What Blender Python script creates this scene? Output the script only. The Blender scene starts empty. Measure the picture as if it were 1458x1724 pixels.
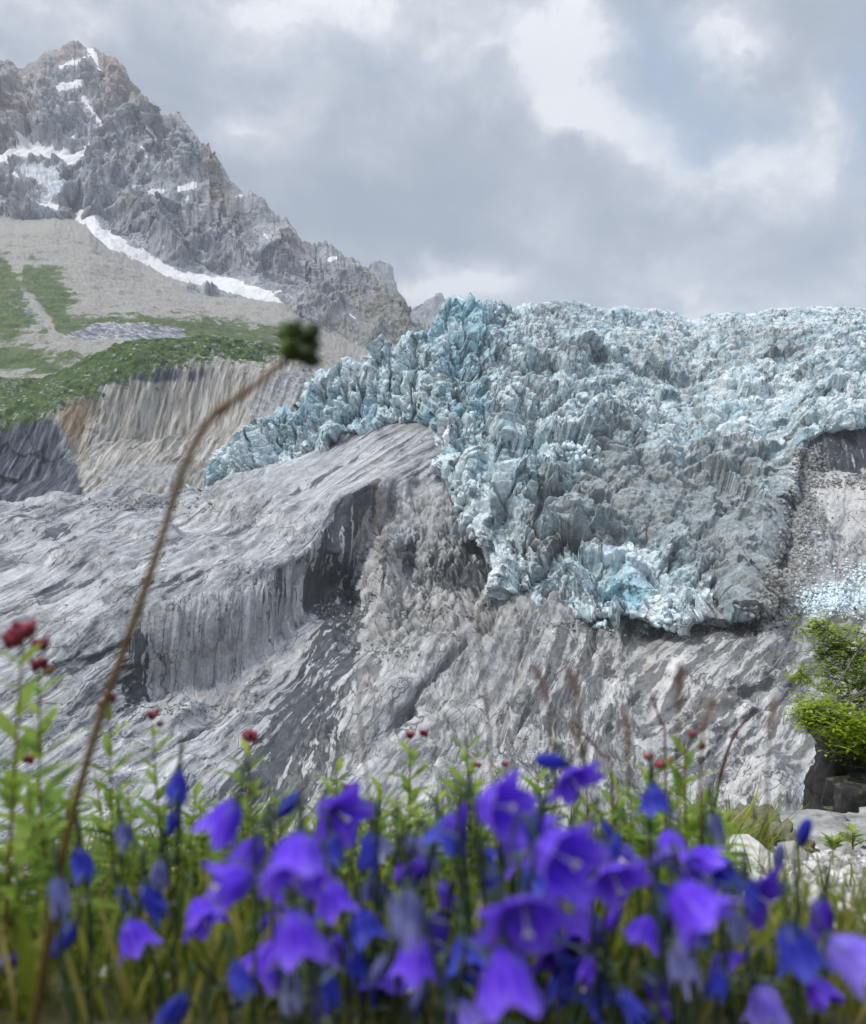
import bpy, bmesh, math, random
import numpy as np
from concurrent.futures import ThreadPoolExecutor
from mathutils import Vector, Matrix
R = math.radians
SC = bpy.context.scene
COL = SC.collection
F = 1458.0; CX = 729.0; CY = 862.0
DENS = 1.0                                   # mesh density of the terrain

S_ = lambda n: max(8, int(n * DENS))

# ------------------------------------------------------------------ camera
cam_d = bpy.data.cameras.new('camera'); cam = bpy.data.objects.new('camera', cam_d); COL.objects.link(cam)
cam.location = (0, 0, 0); cam.rotation_euler = (R(90), 0, 0)
cam_d.sensor_fit = 'HORIZONTAL'; cam_d.sensor_width = 36; cam_d.lens = 36
cam_d.clip_start = 0.02; cam_d.clip_end = 20000
cam_d.dof.use_dof = True; cam_d.dof.focus_distance = 12.0; cam_d.dof.aperture_fstop = 9.5
SC.camera = cam

# ------------------------------------------------------------------ colour management
SC.view_settings.view_transform = 'Standard'; SC.view_settings.look = 'None'
SC.view_settings.exposure = 0.86; SC.view_settings.gamma = 1; SC.view_settings.use_curve_mapping = False
SC.cycles.use_denoising = True
SC.cycles.max_bounces = 5; SC.cycles.diffuse_bounces = 3; SC.cycles.glossy_bounces = 2
SC.cycles.transmission_bounces = 3; SC.cycles.volume_bounces = 0; SC.cycles.transparent_max_bounces = 8
SC.cycles.caustics_reflective = False; SC.cycles.caustics_refractive = False

# ------------------------------------------------------------------ node helper
class NT:
    def __init__(s, tree): s.t = tree; s.n = tree.nodes; s.l = tree.links
    def node(s, typ, ins=None, **kw):
        n = s.n.new(typ)
        for k, v in kw.items(): setattr(n, k, v)
        for k, v in (ins or {}).items(): s.set(n.inputs[k], v)
        return n
    def set(s, sock, v):
        if isinstance(v, bpy.types.NodeSocket): s.l.new(v, sock)
        else:
            if sock.type == 'RGBA' and not isinstance(v, (int, float)) and len(v) == 3: v = (*v, 1)
            sock.default_value = v
    def math(s, op, a, b=0.0, c=0.0, clamp=False):
        return s.node('ShaderNodeMath', {0: a, 1: b, 2: c}, operation=op, use_clamp=clamp).outputs[0]
    def vec(s, op, a, b=(0, 0, 0)):
        n = s.node('ShaderNodeVectorMath', {0: a}, operation=op)
        if op == 'SCALE': s.set(n.inputs['Scale'], b)
        else: s.set(n.inputs[1], b)
        return n.outputs['Value'] if op in ('LENGTH', 'DOT_PRODUCT', 'DISTANCE') else n.outputs['Vector']
    def noise(s, v, scale, detail=4, rough=0.55, dist=0.0, out='Fac'):
        n = s.node('ShaderNodeTexNoise', {'Vector': v, 'Scale': scale, 'Detail': detail, 'Roughness': rough, 'Distortion': dist})
        return n.outputs[out]
    def vor(s, v, scale, feature='F1', out='Distance', rnd=1.0):
        return s.node('ShaderNodeTexVoronoi', {'Vector': v, 'Scale': scale, 'Randomness': rnd}, feature=feature).outputs[out]
    def ramp(s, f, stops, interp='LINEAR'):
        n = s.node('ShaderNodeValToRGB', {'Fac': f}); r = n.color_ramp; r.interpolation = interp
        while len(r.elements) < len(stops): r.elements.new(0.5)
        for e, (p, c) in zip(r.elements, stops):
            e.position = p; e.color = (c, c, c, 1) if isinstance(c, (int, float)) else (*c, 1)
        return n.outputs['Color']
    def mix(s, f, a, b, mode='MIX'):
        n = s.node('ShaderNodeMix', data_type='RGBA', blend_type=mode)
        s.set(n.inputs['Factor'], f); s.set(n.inputs[6], a); s.set(n.inputs[7], b)
        return n.outputs[2]
    def step(s, x, a, b):
        return s.node('ShaderNodeMapRange', {'Value': x, 'From Min': a, 'From Max': b}, interpolation_type='SMOOTHSTEP').outputs[0]
    def attr(s, name): return s.node('ShaderNodeAttribute', attribute_name=name).outputs['Fac']
    def pos(s): return s.node('ShaderNodeNewGeometry').outputs['Position']
    def frame(s, d, along, across, up=(0, 0, 1)):
        """coordinates stretched along the direction d: one unit is `along` metres that way, `across` metres the other two."""
        d = Vector(d).normalized(); a = d.cross(Vector(up))
        a = a.normalized() if a.length > .05 else Vector((1, 0, 0)); b = a.cross(d)
        p = s.pos()
        return s.node('ShaderNodeCombineXYZ', {0: s.vec('DOT_PRODUCT', p, tuple(d / along)),
            1: s.vec('DOT_PRODUCT', p, tuple(a / across)), 2: s.vec('DOT_PRODUCT', p, tuple(b / across))}).outputs[0]

def material(name):
    m = bpy.data.materials.new(name); m.use_nodes = True; m.node_tree.nodes.clear()
    return m, NT(m.node_tree)
def finish(nt, color, rough=0.85, bump=None, spec=0.3, extra=None):
    b = nt.node('ShaderNodeBsdfPrincipled', {'Base Color': color, 'Roughness': rough, 'Specular IOR Level': spec})
    for k, v in (extra or {}).items(): nt.set(b.inputs[k], v)
    for (h, st, dist) in (bump or []):
        bn = nt.node('ShaderNodeBump', {'Strength': st, 'Distance': dist, 'Height': h})
        if b.inputs['Normal'].is_linked: nt.l.new(b.inputs['Normal'].links[0].from_socket, bn.inputs['Normal'])
        nt.l.new(bn.outputs[0], b.inputs['Normal'])
    o = nt.node('ShaderNodeOutputMaterial', {'Surface': b.outputs[0]})
    return b

# ------------------------------------------------------------------ world: cloudy sky
SUN_EL, SUN_AZ = R(52), R(-62)      # light comes from the left, a little behind the camera
W = bpy.data.worlds.new('World'); SC.world = W; W.use_nodes = True
def build_world():
    W.node_tree.nodes.clear(); nt = NT(W.node_tree)
    sky = nt.node('ShaderNodeTexSky', sky_type='NISHITA', sun_disc=False, sun_elevation=SUN_EL, sun_rotation=math.atan2(math.sin(SUN_AZ), -math.cos(SUN_AZ)),
                  altitude=2300, dust_density=1.5)
    d = nt.node('ShaderNodeTexCoord').outputs['Generated']
    sx = nt.node('ShaderNodeSeparateXYZ', {0: d})
    az = nt.math('ARCTAN2', sx.outputs[0], sx.outputs[1]); el = nt.math('ARCSINE', sx.outputs[2])
    uv = nt.node('ShaderNodeCombineXYZ', {0: az, 1: el}).outputs[0]
    n3 = nt.vec('SUBTRACT', nt.noise(d, 4.5, 10, .62, out='Color'), (.5, .5, .5))
    wuv = nt.vec('ADD', uv, nt.vec('SCALE', n3, .2))
    def angles(px, py): return math.atan2(px - CX, F), math.atan2(CY - py, math.hypot(F, px - CX))
    def blob(px, py, rx, ry, amp, rot=0):
        a, e = angles(px, py)
        q = nt.vec('SUBTRACT', wuv, (a, e, 0))
        if rot: q = nt.node('ShaderNodeVectorRotate', {'Vector': q, 'Angle': R(rot)}, rotation_type='Z_AXIS').outputs[0]
        L = nt.vec('LENGTH', nt.vec('MULTIPLY', q, (F / rx, F / ry, 0)))
        return nt.node('ShaderNodeMapRange', {'Value': L, 'From Min': 0, 'From Max': 1, 'To Min': amp, 'To Max': 0}, interpolation_type='SMOOTHSTEP').outputs[0]
    def total(bl):
        s = blob(*bl[0])
        for b in bl[1:]: s = nt.math('ADD', s, blob(*b))
        return s
    bright = total([(960, 60, 150, 200, .55), (1030, 215, 170, 85, .42), (1170, 235, 170, 60, .40, 15), (1300, 275, 130, 75, .30), (1385, 190, 70, 150, .30), (1120, 300, 200, 60, .22),
                    (1240, 75, 110, 60, .42), (520, 0, 420, 120, .28), (40, 10, 300, 190, .34), (430, 215, 130, 90, .3), (760, 470, 190, 80, .5), (690, 500, 90, 60, .3),
                    (940, 360, 100, 90, .26), (1330, 500, 420, 90, .3), (1180, 30, 200, 60, .3), (800, 120, 260, 130, .2), (1260, 400, 120, 90, .16),
                    (760, 310, 340, 190, -.28), (1130, 330, 200, 110, -.2), (550, 360, 330, 160, -.02), (1350, 420, 150, 60, -.1)])
    hole = total([(1110, 90, 120, 150, .8), (1200, 190, 110, 80, .7), (1450, 160, 70, 190, .8), (1290, 215, 60, 60, .5), (600, 120, 500, 60, .15)])
    dw = nt.vec('ADD', d, nt.vec('SCALE', n3, .16))
    f = nt.noise(nt.vec('MULTIPLY', dw, (1, 1, 1.6)), 5.0, 9, .56); f2 = nt.noise(nt.vec('MULTIPLY', dw, (1, 1, 1.4)), 17.0, 7, .6)
    b = nt.math('ADD', bright, nt.math('MULTIPLY', nt.math('SUBTRACT', f, .5), 1.45))
    b = nt.math('ADD', b, nt.math('MULTIPLY', nt.math('SUBTRACT', f2, .5), nt.math('ADD', .28, nt.math('MULTIPLY', b, 1.5))))
    b = nt.math('ADD', b, .235)
    cloud = nt.ramp(b, [(0, (.31, .36, .44)), (.28, (.43, .475, .55)), (.5, (.61, .645, .705)), (.72, (.88, .90, .925))])
    cloud = nt.mix(hole, cloud, nt.mix(.3, (.41, .53, .70), nt.vec('SCALE', sky.outputs[0], .12)))
    # overcast sky: brighter towards the zenith
    zen = nt.node('ShaderNodeMapRange', {'Value': sx.outputs[2], 'From Min': .46, 'From Max': .9, 'To Min': 1, 'To Max': 3.4}, interpolation_type='SMOOTHSTEP').outputs[0]
    col = nt.vec('SCALE', cloud, nt.math('MULTIPLY', zen, 5.95))
    col = nt.mix(.94, sky.outputs[0], col)
    bg = nt.node('ShaderNodeBackground', {'Color': col, 'Strength': .1})
    nt.node('ShaderNodeOutputWorld', {'Surface': bg.outputs[0]})
build_world()
sun_d = bpy.data.lights.new('sun', 'SUN'); sun = bpy.data.objects.new('sun', sun_d); COL.objects.link(sun)
sun_d.energy = 1.5; sun_d.angle = R(11); sun_d.color = (1, .95, .88)
_to = Vector((math.sin(SUN_AZ) * math.cos(SUN_EL), -abs(math.cos(SUN_AZ)) * math.cos(SUN_EL), math.sin(SUN_EL)))
sun.rotation_euler = _to.to_track_quat('Z', 'Y').to_euler()

# ------------------------------------------------------------------ numpy noise
f32 = np.float32
_rng = np.random.RandomState(7)
_g = _rng.normal(size=(256, 3)); GRAD = (_g / np.linalg.norm(_g, axis=1)[:, None]).astype(f32)
RND = _rng.rand(256, 4).astype(f32)
POOL = ThreadPoolExecutor(4)
def hsh(x, y, z, seed):
    h = (x * np.uint32(374761393)) ^ (y * np.uint32(668265263)) ^ (z * np.uint32(2246822519)) ^ np.uint32((seed * 3266489917) & 0xffffffff)
    h = (h ^ (h >> np.uint32(15))) * np.uint32(2654435761)
    return ((h ^ (h >> np.uint32(13))) >> np.uint32(5)) & np.uint32(255)
def chunked(fn, p, nout=1):
    p = np.ascontiguousarray(p.reshape(-1, 3), dtype=f32); n = len(p); C = 16384
    res = list(POOL.map(lambda i: fn(p[i:i + C]), range(0, n, C)))
    if nout == 1: return np.concatenate(res)
    return tuple(np.concatenate([r[k] for r in res]) for k in range(nout))
def _perlin(p, seed):
    i = np.floor(p); fr = p - i; i = i.astype(np.int32).astype(np.uint32)
    w = fr * fr * fr * (fr * (fr * 6 - 15) + 10); out = None
    acc = np.zeros(len(p), f32)
    for dx in (0, 1):
        wx = w[:, 0] if dx else 1 - w[:, 0]
        for dy in (0, 1):
            wy = wx * (w[:, 1] if dy else 1 - w[:, 1])
            for dz in (0, 1):
                g = GRAD[hsh(i[:, 0] + np.uint32(dx), i[:, 1] + np.uint32(dy), i[:, 2] + np.uint32(dz), seed)]
                acc += wy * (w[:, 2] if dz else 1 - w[:, 2]) * (g[:, 0] * (fr[:, 0] - dx) + g[:, 1] * (fr[:, 1] - dy) + g[:, 2] * (fr[:, 2] - dz))
    return acc * 1.6
_ROT = np.array([[.36, .48, -.8], [-.8, .6, 0], [.48, .64, .6]], f32)
def fbm(p, octv=4, seed=0, gain=.5, lac=2.07, ridged=False):
    """-1..1 noise; ridged: 0..1 with sharp crests."""
    def fn(q):
        a = 1.0; s = np.zeros(len(q), f32); t = 0
        for o in range(octv):
            v = _perlin(q, seed + o * 17)
            if ridged: v = (1 - np.abs(v)) ** 2
            s += a * v; t += a; a *= gain; q = (q @ _ROT) * f32(lac) + f32(3.1)
        return s / t
    return chunked(fn, p)
def mridge(p, octv=5, seed=0, gain=.55, lac=2.1, off=.95):
    """ridged multifractal 0..1: sharp ribs, quiet gullies."""
    def fn(q):
        s = np.zeros(len(q), f32); w = np.ones(len(q), f32); a = 1.0; t = 0
        for o in range(octv):
            v = (off - np.abs(_perlin(q, seed + o * 17))).clip(0); v = v * v * w
            s += a * v; t += a; w = np.clip(v * 1.9, 0, 1); a *= gain; q = (q @ _ROT) * f32(lac) + f32(3.1)
        return s / t
    return chunked(fn, p)
def ledge(q, d, n, spacing, seed, var=1.4, sharp=.12):
    """sawtooth steps running along d, stacked along n: -0.5..0.5, fading in and out."""
    d = np.array(d); n = np.array(n); m = np.cross(d, n)
    u = np.stack([q @ d / (spacing * 14), q @ n / (spacing * 2.4), q @ m / (spacing * 6)], -1)
    s = q @ n / spacing + var * fbm(u, 4, seed)
    f = s - np.floor(s); saw = np.where(f < 1 - sharp, f / (1 - sharp), (1 - f) / sharp) - .5
    k = np.stack([q @ d / (spacing * 8), np.floor(s) * 1.73, q @ m / (spacing * 5)], -1)
    return saw * sstep(fbm(k, 2, seed + 9), -.35, .35)
def facet(p, seed=0, tilt=.9, jit=.8):
    """voronoi blocks: (height -1..1 of a tilted facet per cell, distance to the crack, cell id 0..1)."""
    def fn(q):
        b = np.floor(q - f32(.5)); n = len(q)
        f1 = np.full(n, 9, f32); f2 = np.full(n, 9, f32); h1 = np.zeros(n, np.uint32); v1 = np.zeros((n, 3), f32)
        for dx in (0, 1):
            for dy in (0, 1):
                for dz in (0, 1):
                    c = b + np.array((dx, dy, dz), f32); ci = c.astype(np.int32).astype(np.uint32)
                    h = hsh(ci[:, 0], ci[:, 1], ci[:, 2], seed)
                    v = q - (c + f32(.5) + (RND[h][:, :3] - f32(.5)) * f32(jit))
                    d = np.sqrt((v * v).sum(1)); m = d < f1
                    f2 = np.where(m, f1, np.minimum(f2, d)); f1 = np.where(m, d, f1)
                    h1 = np.where(m, h, h1); v1[m] = v[m]
        g = GRAD[h1]
        return ((RND[h1][:, 3] - .5) * 1.2 + tilt * (g * v1).sum(1), f2 - f1, RND[h1][:, 0])
    return chunked(fn, p, 3)
def _rots(tilt, seed):
    rg = np.random.RandomState(seed); out = []
    for k in range(256):
        M = Matrix.Rotation(rg.uniform(0, 6.28), 3, 'Z'); ax = Vector((math.cos(k), math.sin(k), 0))
        M = Matrix.Rotation(rg.normal() * tilt, 3, ax) @ M; e = rg.uniform(.55, 1.15, 3); out.append(np.array(M).T / e[:, None])
    return np.array(out, f32)
ROTS = {'tower': _rots(.30, 1), 'any': _rots(1.2, 2)}
def crystal(p, seed=0, kind='tower', jit=.75):
    """randomly turned angular blocks, one per cell: (height about 0 at the cracks to 1 at the block's core, crack distance, id)."""
    T = ROTS[kind]
    def fn(q):
        b = np.floor(q - f32(.5)); n = len(q)
        f1 = np.full(n, 9, f32); f2 = np.full(n, 9, f32); h1 = np.zeros(n, np.uint32)
        for dx in (0, 1):
            for dy in (0, 1):
                for dz in (0, 1):
                    c = b + np.array((dx, dy, dz), f32); ci = c.astype(np.int32).astype(np.uint32)
                    h = hsh(ci[:, 0], ci[:, 1], ci[:, 2], seed)
                    v = q - (c + f32(.5) + (RND[h][:, :3] - f32(.5)) * f32(jit))
                    d = np.abs(np.einsum('nij,nj->ni', T[h], v)).max(1) - (RND[h][:, 3] - f32(.5)) * f32(.35); m = d < f1
                    f2 = np.where(m, f1, np.minimum(f2, d)); f1 = np.where(m, d, f1); h1 = np.where(m, h, h1)
        return (1 - f1, f2 - f1, RND[h1][:, 0])
    return chunked(fn, p, 3)
def sstep(x, a, b):
    t = np.clip((x - a) / (b - a), 0, 1); return t * t * (3 - 2 * t)

# ------------------------------------------------------------------ geometry helpers
def at(px, py, Y): return np.array(((px - CX) / F * Y, Y, (CY - py) / F * Y))
def at3(px, py, Y): return np.stack([(px - CX) / F * Y, Y + 0 * px, (CY - py) / F * Y], -1)
def unproject(P): return CX + F * P[..., 0] / P[..., 1], CY - F * P[..., 2] / P[..., 1]
def line(pts, x):
    pts = sorted(pts); a = np.array(pts, float); return np.interp(x, a[:, 0], a[:, 1])
def rbf(pts, px, py, smooth=1e-3):
    a = np.array(pts, float); xy = a[:, :2] / 500; v = np.log(a[:, 2]); n = len(a)
    K = np.linalg.norm(xy[:, None] - xy[None], axis=2) + np.eye(n) * smooth
    A = np.zeros((n + 3, n + 3)); A[:n, :n] = K; A[:n, n] = 1; A[:n, n + 1:] = xy; A[n, :n] = 1; A[n + 1:, :n] = xy.T
    w = np.linalg.solve(A, np.concatenate([v, np.zeros(3)]))
    x = px.ravel() / 500; y = py.ravel() / 500; out = w[n] + w[n + 1] * x + w[n + 2] * y
    for k in range(n): out += w[k] * np.hypot(x - xy[k, 0], y - xy[k, 1])
    return np.exp(out).reshape(px.shape)
def normals(P):
    du = np.gradient(P, axis=1); dv = np.gradient(P, axis=0)
    n = np.cross(dv, du); n /= np.linalg.norm(n, axis=2, keepdims=True) + 1e-12
    s = (n * P).sum(2).mean()
    return -n if s > 0 else n
def tag(o, label, cat, kind=None, group=None):
    o['label'] = label; o['category'] = cat
    if kind: o['kind'] = kind
    if group: o['group'] = group
    return o
def link(name, me, parent=None, loc=None):
    o = bpy.data.objects.new(name, me); COL.objects.link(o)
    if parent: o.parent = parent
    if loc is not None: o.location = loc
    return o
def grid_object(name, P, mat, attrs=None, smooth=True, keep=None, parent=None):
    nv, nu = P.shape[:2]; me = bpy.data.meshes.new(name)
    idx = np.arange(nv * nu).reshape(nv, nu)
    q = np.stack([idx[:-1, :-1], idx[1:, :-1], idx[1:, 1:], idx[:-1, 1:]], -1).reshape(-1, 4)
    if keep is not None: q = q[keep.ravel()]
    c = P.reshape(-1, 3)
    used = np.zeros(len(c), bool); used[q.ravel()] = True; remap = np.cumsum(used) - 1
    c = c[used]; q = remap[q]
    a, b, d = c[q[:, 0]], c[q[:, 1]], c[q[:, 2]]                      # normals towards the camera
    if (np.cross(b - a, d - a) * a).sum(1).mean() > 0: q = q[:, ::-1]
    me.vertices.add(len(c)); me.vertices.foreach_set('co', c.astype(f32).ravel())
    me.loops.add(q.size); me.loops.foreach_set('vertex_index', q.astype(np.int32).ravel())
    me.polygons.add(len(q)); me.polygons.foreach_set('loop_start', np.arange(0, q.size, 4, dtype=np.int32))
    me.polygons.foreach_set('use_smooth', np.full(len(q), smooth))
    me.update(calc_edges=True)
    for k, v in (attrs or {}).items():
        at_ = me.attributes.new(k, 'FLOAT', 'POINT'); at_.data.foreach_set('value', v.reshape(-1)[used].astype(f32))
    me.materials.append(mat)
    return link(name, me, parent)
def sheet(rows, x0, x1, nx, nvs, pw=None):
    """grid from rows of (py-line, depth-line) over px; linear between rows, nvs steps each."""
    px = np.linspace(x0, x1, nx); out = []
    Rw = [(line(a, px), line(b, px)) for a, b in rows]
    for k in range(len(Rw) - 1):
        t = np.linspace(0, 1, nvs[k], endpoint=(k == len(Rw) - 2))[:, None]
        e = t ** (pw[k] if pw else 1)
        py = Rw[k][0] * (1 - t) + Rw[k + 1][0] * t; Y = Rw[k][1] * (1 - e) + Rw[k + 1][1] * e
        out.append(at3(np.broadcast_to(px, py.shape), py, Y))
    return np.concatenate(out, 0)
def poly_dist(px, py, pts):
    """distance in px to a polyline of (x, y, halfwidth); minus the width there."""
    d = np.full(px.shape, 1e9)
    for (x0, y0, w0), (x1, y1, w1) in zip(pts[:-1], pts[1:]):
        vx, vy = x1 - x0, y1 - y0; t = np.clip(((px - x0) * vx + (py - y0) * vy) / (vx * vx + vy * vy + 1e-9), 0, 1)
        d = np.minimum(d, np.hypot(px - x0 - t * vx, py - y0 - t * vy) - (w0 + t * (w1 - w0)))
    return d
WARP = [None]                                # natural, uneven outlines for the patches of dirt, turf and stain
def set_warp(P, a, s, seed=900):
    q = P.reshape(-1, 3) / s; sh = P.shape[:2]
    WARP[0] = (a * fbm(q, 6, seed, .62).reshape(sh), a * fbm(q, 6, seed + 40, .62).reshape(sh))
def region(px, py, cx, cy, rx, ry):
    if WARP[0] is not None and WARP[0][0].shape == px.shape: px = px + WARP[0][0]; py = py + WARP[0][1]
    return np.exp(-(((px - cx) / rx) ** 2 + ((py - cy) / ry) ** 2))

# ================================================================== TERRAIN
# ------------------------------------------------------------------ rock of the high mountain
def mat_mountain():
    m, nt = material('mountain_granite'); p = nt.pos()
    a = nt.noise(nt.vec('MULTIPLY', p, (1, 1, .45)), .02, 8, .62)
    b = nt.noise(p, .006, 4, .5); c = nt.noise(nt.vec('MULTIPLY', p, (1, 1, .3)), .06, 6, .65)
    col = nt.ramp(a, [(.3, (.15, .163, .185)), (.5, (.295, .31, .335)), (.68, (.50, .505, .51))])
    red = nt.mix(nt.step(c, .4, .62), (.26, .19, .145), (.36, .27, .20))
    col = nt.mix(nt.math('MULTIPLY', nt.attr('red'), nt.step(b, .3, .6)), col, red)
    col = nt.mix(nt.math('MULTIPLY', nt.step(nt.noise(p, .012, 6, .6), .5, .66), .5), col, (.13, .14, .11))
    col = nt.mix(nt.math('MULTIPLY', nt.attr('green'), nt.step(a, .36, .58)), col, (.15, .17, .09))
    col = nt.mix(nt.math('MULTIPLY', nt.step(nt.math('ABSOLUTE', nt.math('SUBTRACT', c, .5)), .035, .0), .75), col, (.045, .047, .052))
    h = nt.math('ADD', nt.math('MULTIPLY', nt.vor(nt.vec('MULTIPLY', p, (1, 1, .55)), .05), 1.0), nt.math('MULTIPLY', a, .9))
    h2 = nt.noise(nt.vec('MULTIPLY', p, (1, 1, .5)), .12, 5, .65)
    finish(nt, col, .9, [(h, .35, 8), (h2, .35, 4)]); return m
def mat_snow(name, tint=(.70, .70, .695), dirt=.25):
    m, nt = material(name); p = nt.pos()
    a = nt.noise(nt.vec('MULTIPLY', p, (1, 1, .6)), .03, 7, .6)
    st = nt.noise(nt.frame((.5, -.6, -.62), 160, 9), 1, 5, .6)
    col = nt.mix(nt.math('MULTIPLY', nt.step(a, .47, .7), dirt), tint, (.46, .42, .38))
    col = nt.mix(nt.math('MULTIPLY', nt.step(st, .52, .68), .55), col, (.50, .46, .43))
    finish(nt, col, .7, [(a, .4, 4)]); return m
M_MOUNT = mat_mountain(); M_SNOW = mat_snow('old_snow')

def crag(P, amps, seed, zst=1.7, fade=None):
    """amps: (size in m, amplitude, 'r' ribs / 'f' facets / 'n' noise)"""
    N = normals(P); shp = P.shape; q = P.reshape(-1, 3)
    z = np.array((1, 1, 1 / zst), f32); d = np.zeros(len(q))
    w = np.stack([fbm(q / 170, 4, seed + 90), fbm(q / 170, 4, seed + 91), fbm(q / 170, 4, seed + 92)], -1) * 38
    for (s, a, kind) in amps:
        qq = (q + w) * z / s
        if kind == 'r': d += a * (mridge(qq, 6, seed, .62) - .4)
        elif kind == 'f': d += a * facet(qq, seed, 1.2)[0]
        elif kind == 'c':
            h, e, _ = crystal(qq, seed); d += a * (h - .55 + .45 * facet(qq * .8, seed + 3, 1.3)[0])
        else: d += a * fbm(qq, 4, seed, .6)
        seed += 31
    d = d.reshape(shp[:2])
    if fade is not None: d = d * fade
    return P + N * d[..., None]

SKY_MAIN = [(-420, 210), (-200, 150), (-60, 118), (0, 101), (18, 101), (30, 116), (42, 112), (58, 106), (70, 92), (92, 86), (103, 79), (118, 74), (132, 73), (142, 80), (152, 82), (162, 83),
            (172, 90), (180, 98), (190, 95), (200, 106), (212, 118), (218, 138), (222, 150), (250, 190), (300, 260), (420, 420)]
SKY_FRONT = [(60, 420), (90, 372), (110, 320), (150, 262), (176, 222), (190, 206), (205, 196), (222, 152), (232, 160), (245, 160), (252, 170), (259, 168), (266, 190), (275, 196), (290, 189), (302, 189), (312, 206), (330, 224),
             (345, 236), (358, 250), (366, 258), (376, 285), (388, 302), (400, 316), (412, 324), (425, 322), (440, 331), (452, 346), (463, 360), (480, 364), (490, 378),
             (500, 393), (508, 405), (518, 410), (530, 412), (545, 404), (556, 409), (566, 420), (580, 430), (600, 436), (615, 447), (630, 466), (645, 478), (657, 480),
             (668, 496), (680, 515), (692, 533), (705, 538), (722, 546), (760, 560), (900, 600), (1100, 640)]
def rug(x, amp, seed, s=9.0):
    q = np.stack([x / s, 0 * x, 0 * x], -1); return amp * (fbm(q, 5, seed, .6))
def spikes(x, amp, seed):
    q = lambda s: np.stack([x / s, 0 * x + .37, 0 * x], -1)
    return amp * ((mridge(q(26), 4, seed, .7) - .35) + .6 * (mridge(q(8), 3, seed + 5, .7) - .35))
def build_mountain():
    # ---- far wall with the summit
    xs = np.arange(-420, 421, 1.5)
    sky = list(zip(xs, line(SKY_MAIN, xs) + rug(xs, 3, 3, 9) - spikes(xs, 9, 4)))
    rows = [([(-420, 700), (420, 800)], [(-420, 3900), (420, 3900)]),
            (sky, [(-420, 2900), (130, 3150), (420, 3000)]),
            ([(-420, 380), (0, 275), (80, 262), (170, 255), (300, 300), (420, 450)], [(-420, 2550), (420, 2600)]),
            ([(-420, 480), (0, 395), (60, 370), (120, 350), (420, 520)], [(-420, 2250), (420, 2250)]),
            ([(-420, 720), (420, 720)], [(-420, 1900), (420, 1900)])]
    P = sheet(rows, -420, 420, S_(560), [S_(30), S_(190), S_(110), S_(60)], [1, .9, 1, 1])
    px, py = unproject(P)
    nz = 14 * fbm(P / 60, 5, 5).reshape(px.shape) + 5 * fbm(P / 14, 3, 6).reshape(px.shape)
    sn = np.full(px.shape, 99.)
    for pl in ([(-420, 300, 14), (-100, 262, 9), (0, 268, 8), (70, 262, 9), (120, 268, 9), (150, 254, 6)], [(50, 258, 3), (60, 240, 3)], [(100, 152, 3.5), (120, 141, 5), (160, 132, 4)], [(150, 84, 6), (160, 96, 5), (172, 124, 3.5)],
               [(100, 112, 3), (150, 92, 4)], [(140, 165, 4), (152, 180, 3.5), (172, 205, 3.5), (166, 228, 3)], [(-420, 420, 12), (-60, 380, 9), (20, 386, 6), (60, 390, 1)],
               [(100, 240, 2), (126, 240, 3)], [(8, 290, 2), (28, 294, 2.5)], [(60, 345, 3), (95, 350, 4)], [(88, 94, 1.5), (105, 90, 2)]):
        sn = np.minimum(sn, poly_dist(px, py, pl))
    ice = poly_dist(px, py, [(40, 285, 8), (90, 300, 16), (90, 325, 14), (75, 345, 6)]) + nz * .8
    snow = sn + nz * .55 < 0
    
    fd = np.clip((py - line(sky, px)) / 42, .08, 1)
    fd = fd * (1 - .8 * sstep(np.maximum(-sn, -ice), -12, 3))
    P = crag(P, [(290, 150, 'r'), (110, 62, 'c'), (48, 24, 'c'), (20, 10, 'c'), (9, 4, 'c'), (60, 26, 'r')], 11, 2.6, fd)
    icem = (ice < 0) & ~snow
    red = region(px, py, 205, 140, 40, 70) + region(px, py, 20, 190, 60, 80) * .7 + region(px, py, 130, 100, 80, 40) * .6
    return P, snow, icem, np.clip(red, 0, 1), px, py
def quad_any(m): return m[:-1, :-1] & m[1:, :-1] & m[1:, 1:] & m[:-1, 1:]
P, snow, icem, red, px, py = build_mountain()
k = quad_any(snow); ki = quad_any(icem)
tag(grid_object('mountain', P, M_MOUNT, {'red': red, 'green': red * 0}, keep=~(k | ki)), 'jagged rocky summit wall with snow streaks rising at the upper left', 'mountain', 'structure')
tag(grid_object('snowfield', P, M_SNOW, keep=k), 'white snow patches lying across the summit wall and its basin', 'snow', 'structure')
M_HANG = None
def mat_hanging():
    m, nt = material('grey_glacier_ice'); p = nt.pos()
    a = nt.noise(nt.frame((.3, -.5, -.8), 60, 8), 1, 6, .65); b = nt.noise(p, .05, 5, .6)
    col = nt.mix(nt.step(a, .35, .65), (.30, .33, .36), (.62, .66, .70))
    finish(nt, nt.mix(nt.step(b, .5, .7), col, (.22, .22, .22)), .6, [(a, .8, 6)]); return m
M_HANG = mat_hanging()
tag(grid_object('hanging_glacier', P, M_HANG, keep=ki), 'small grey crevassed glacier hanging below the summit basin', 'glacier', 'structure')

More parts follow.
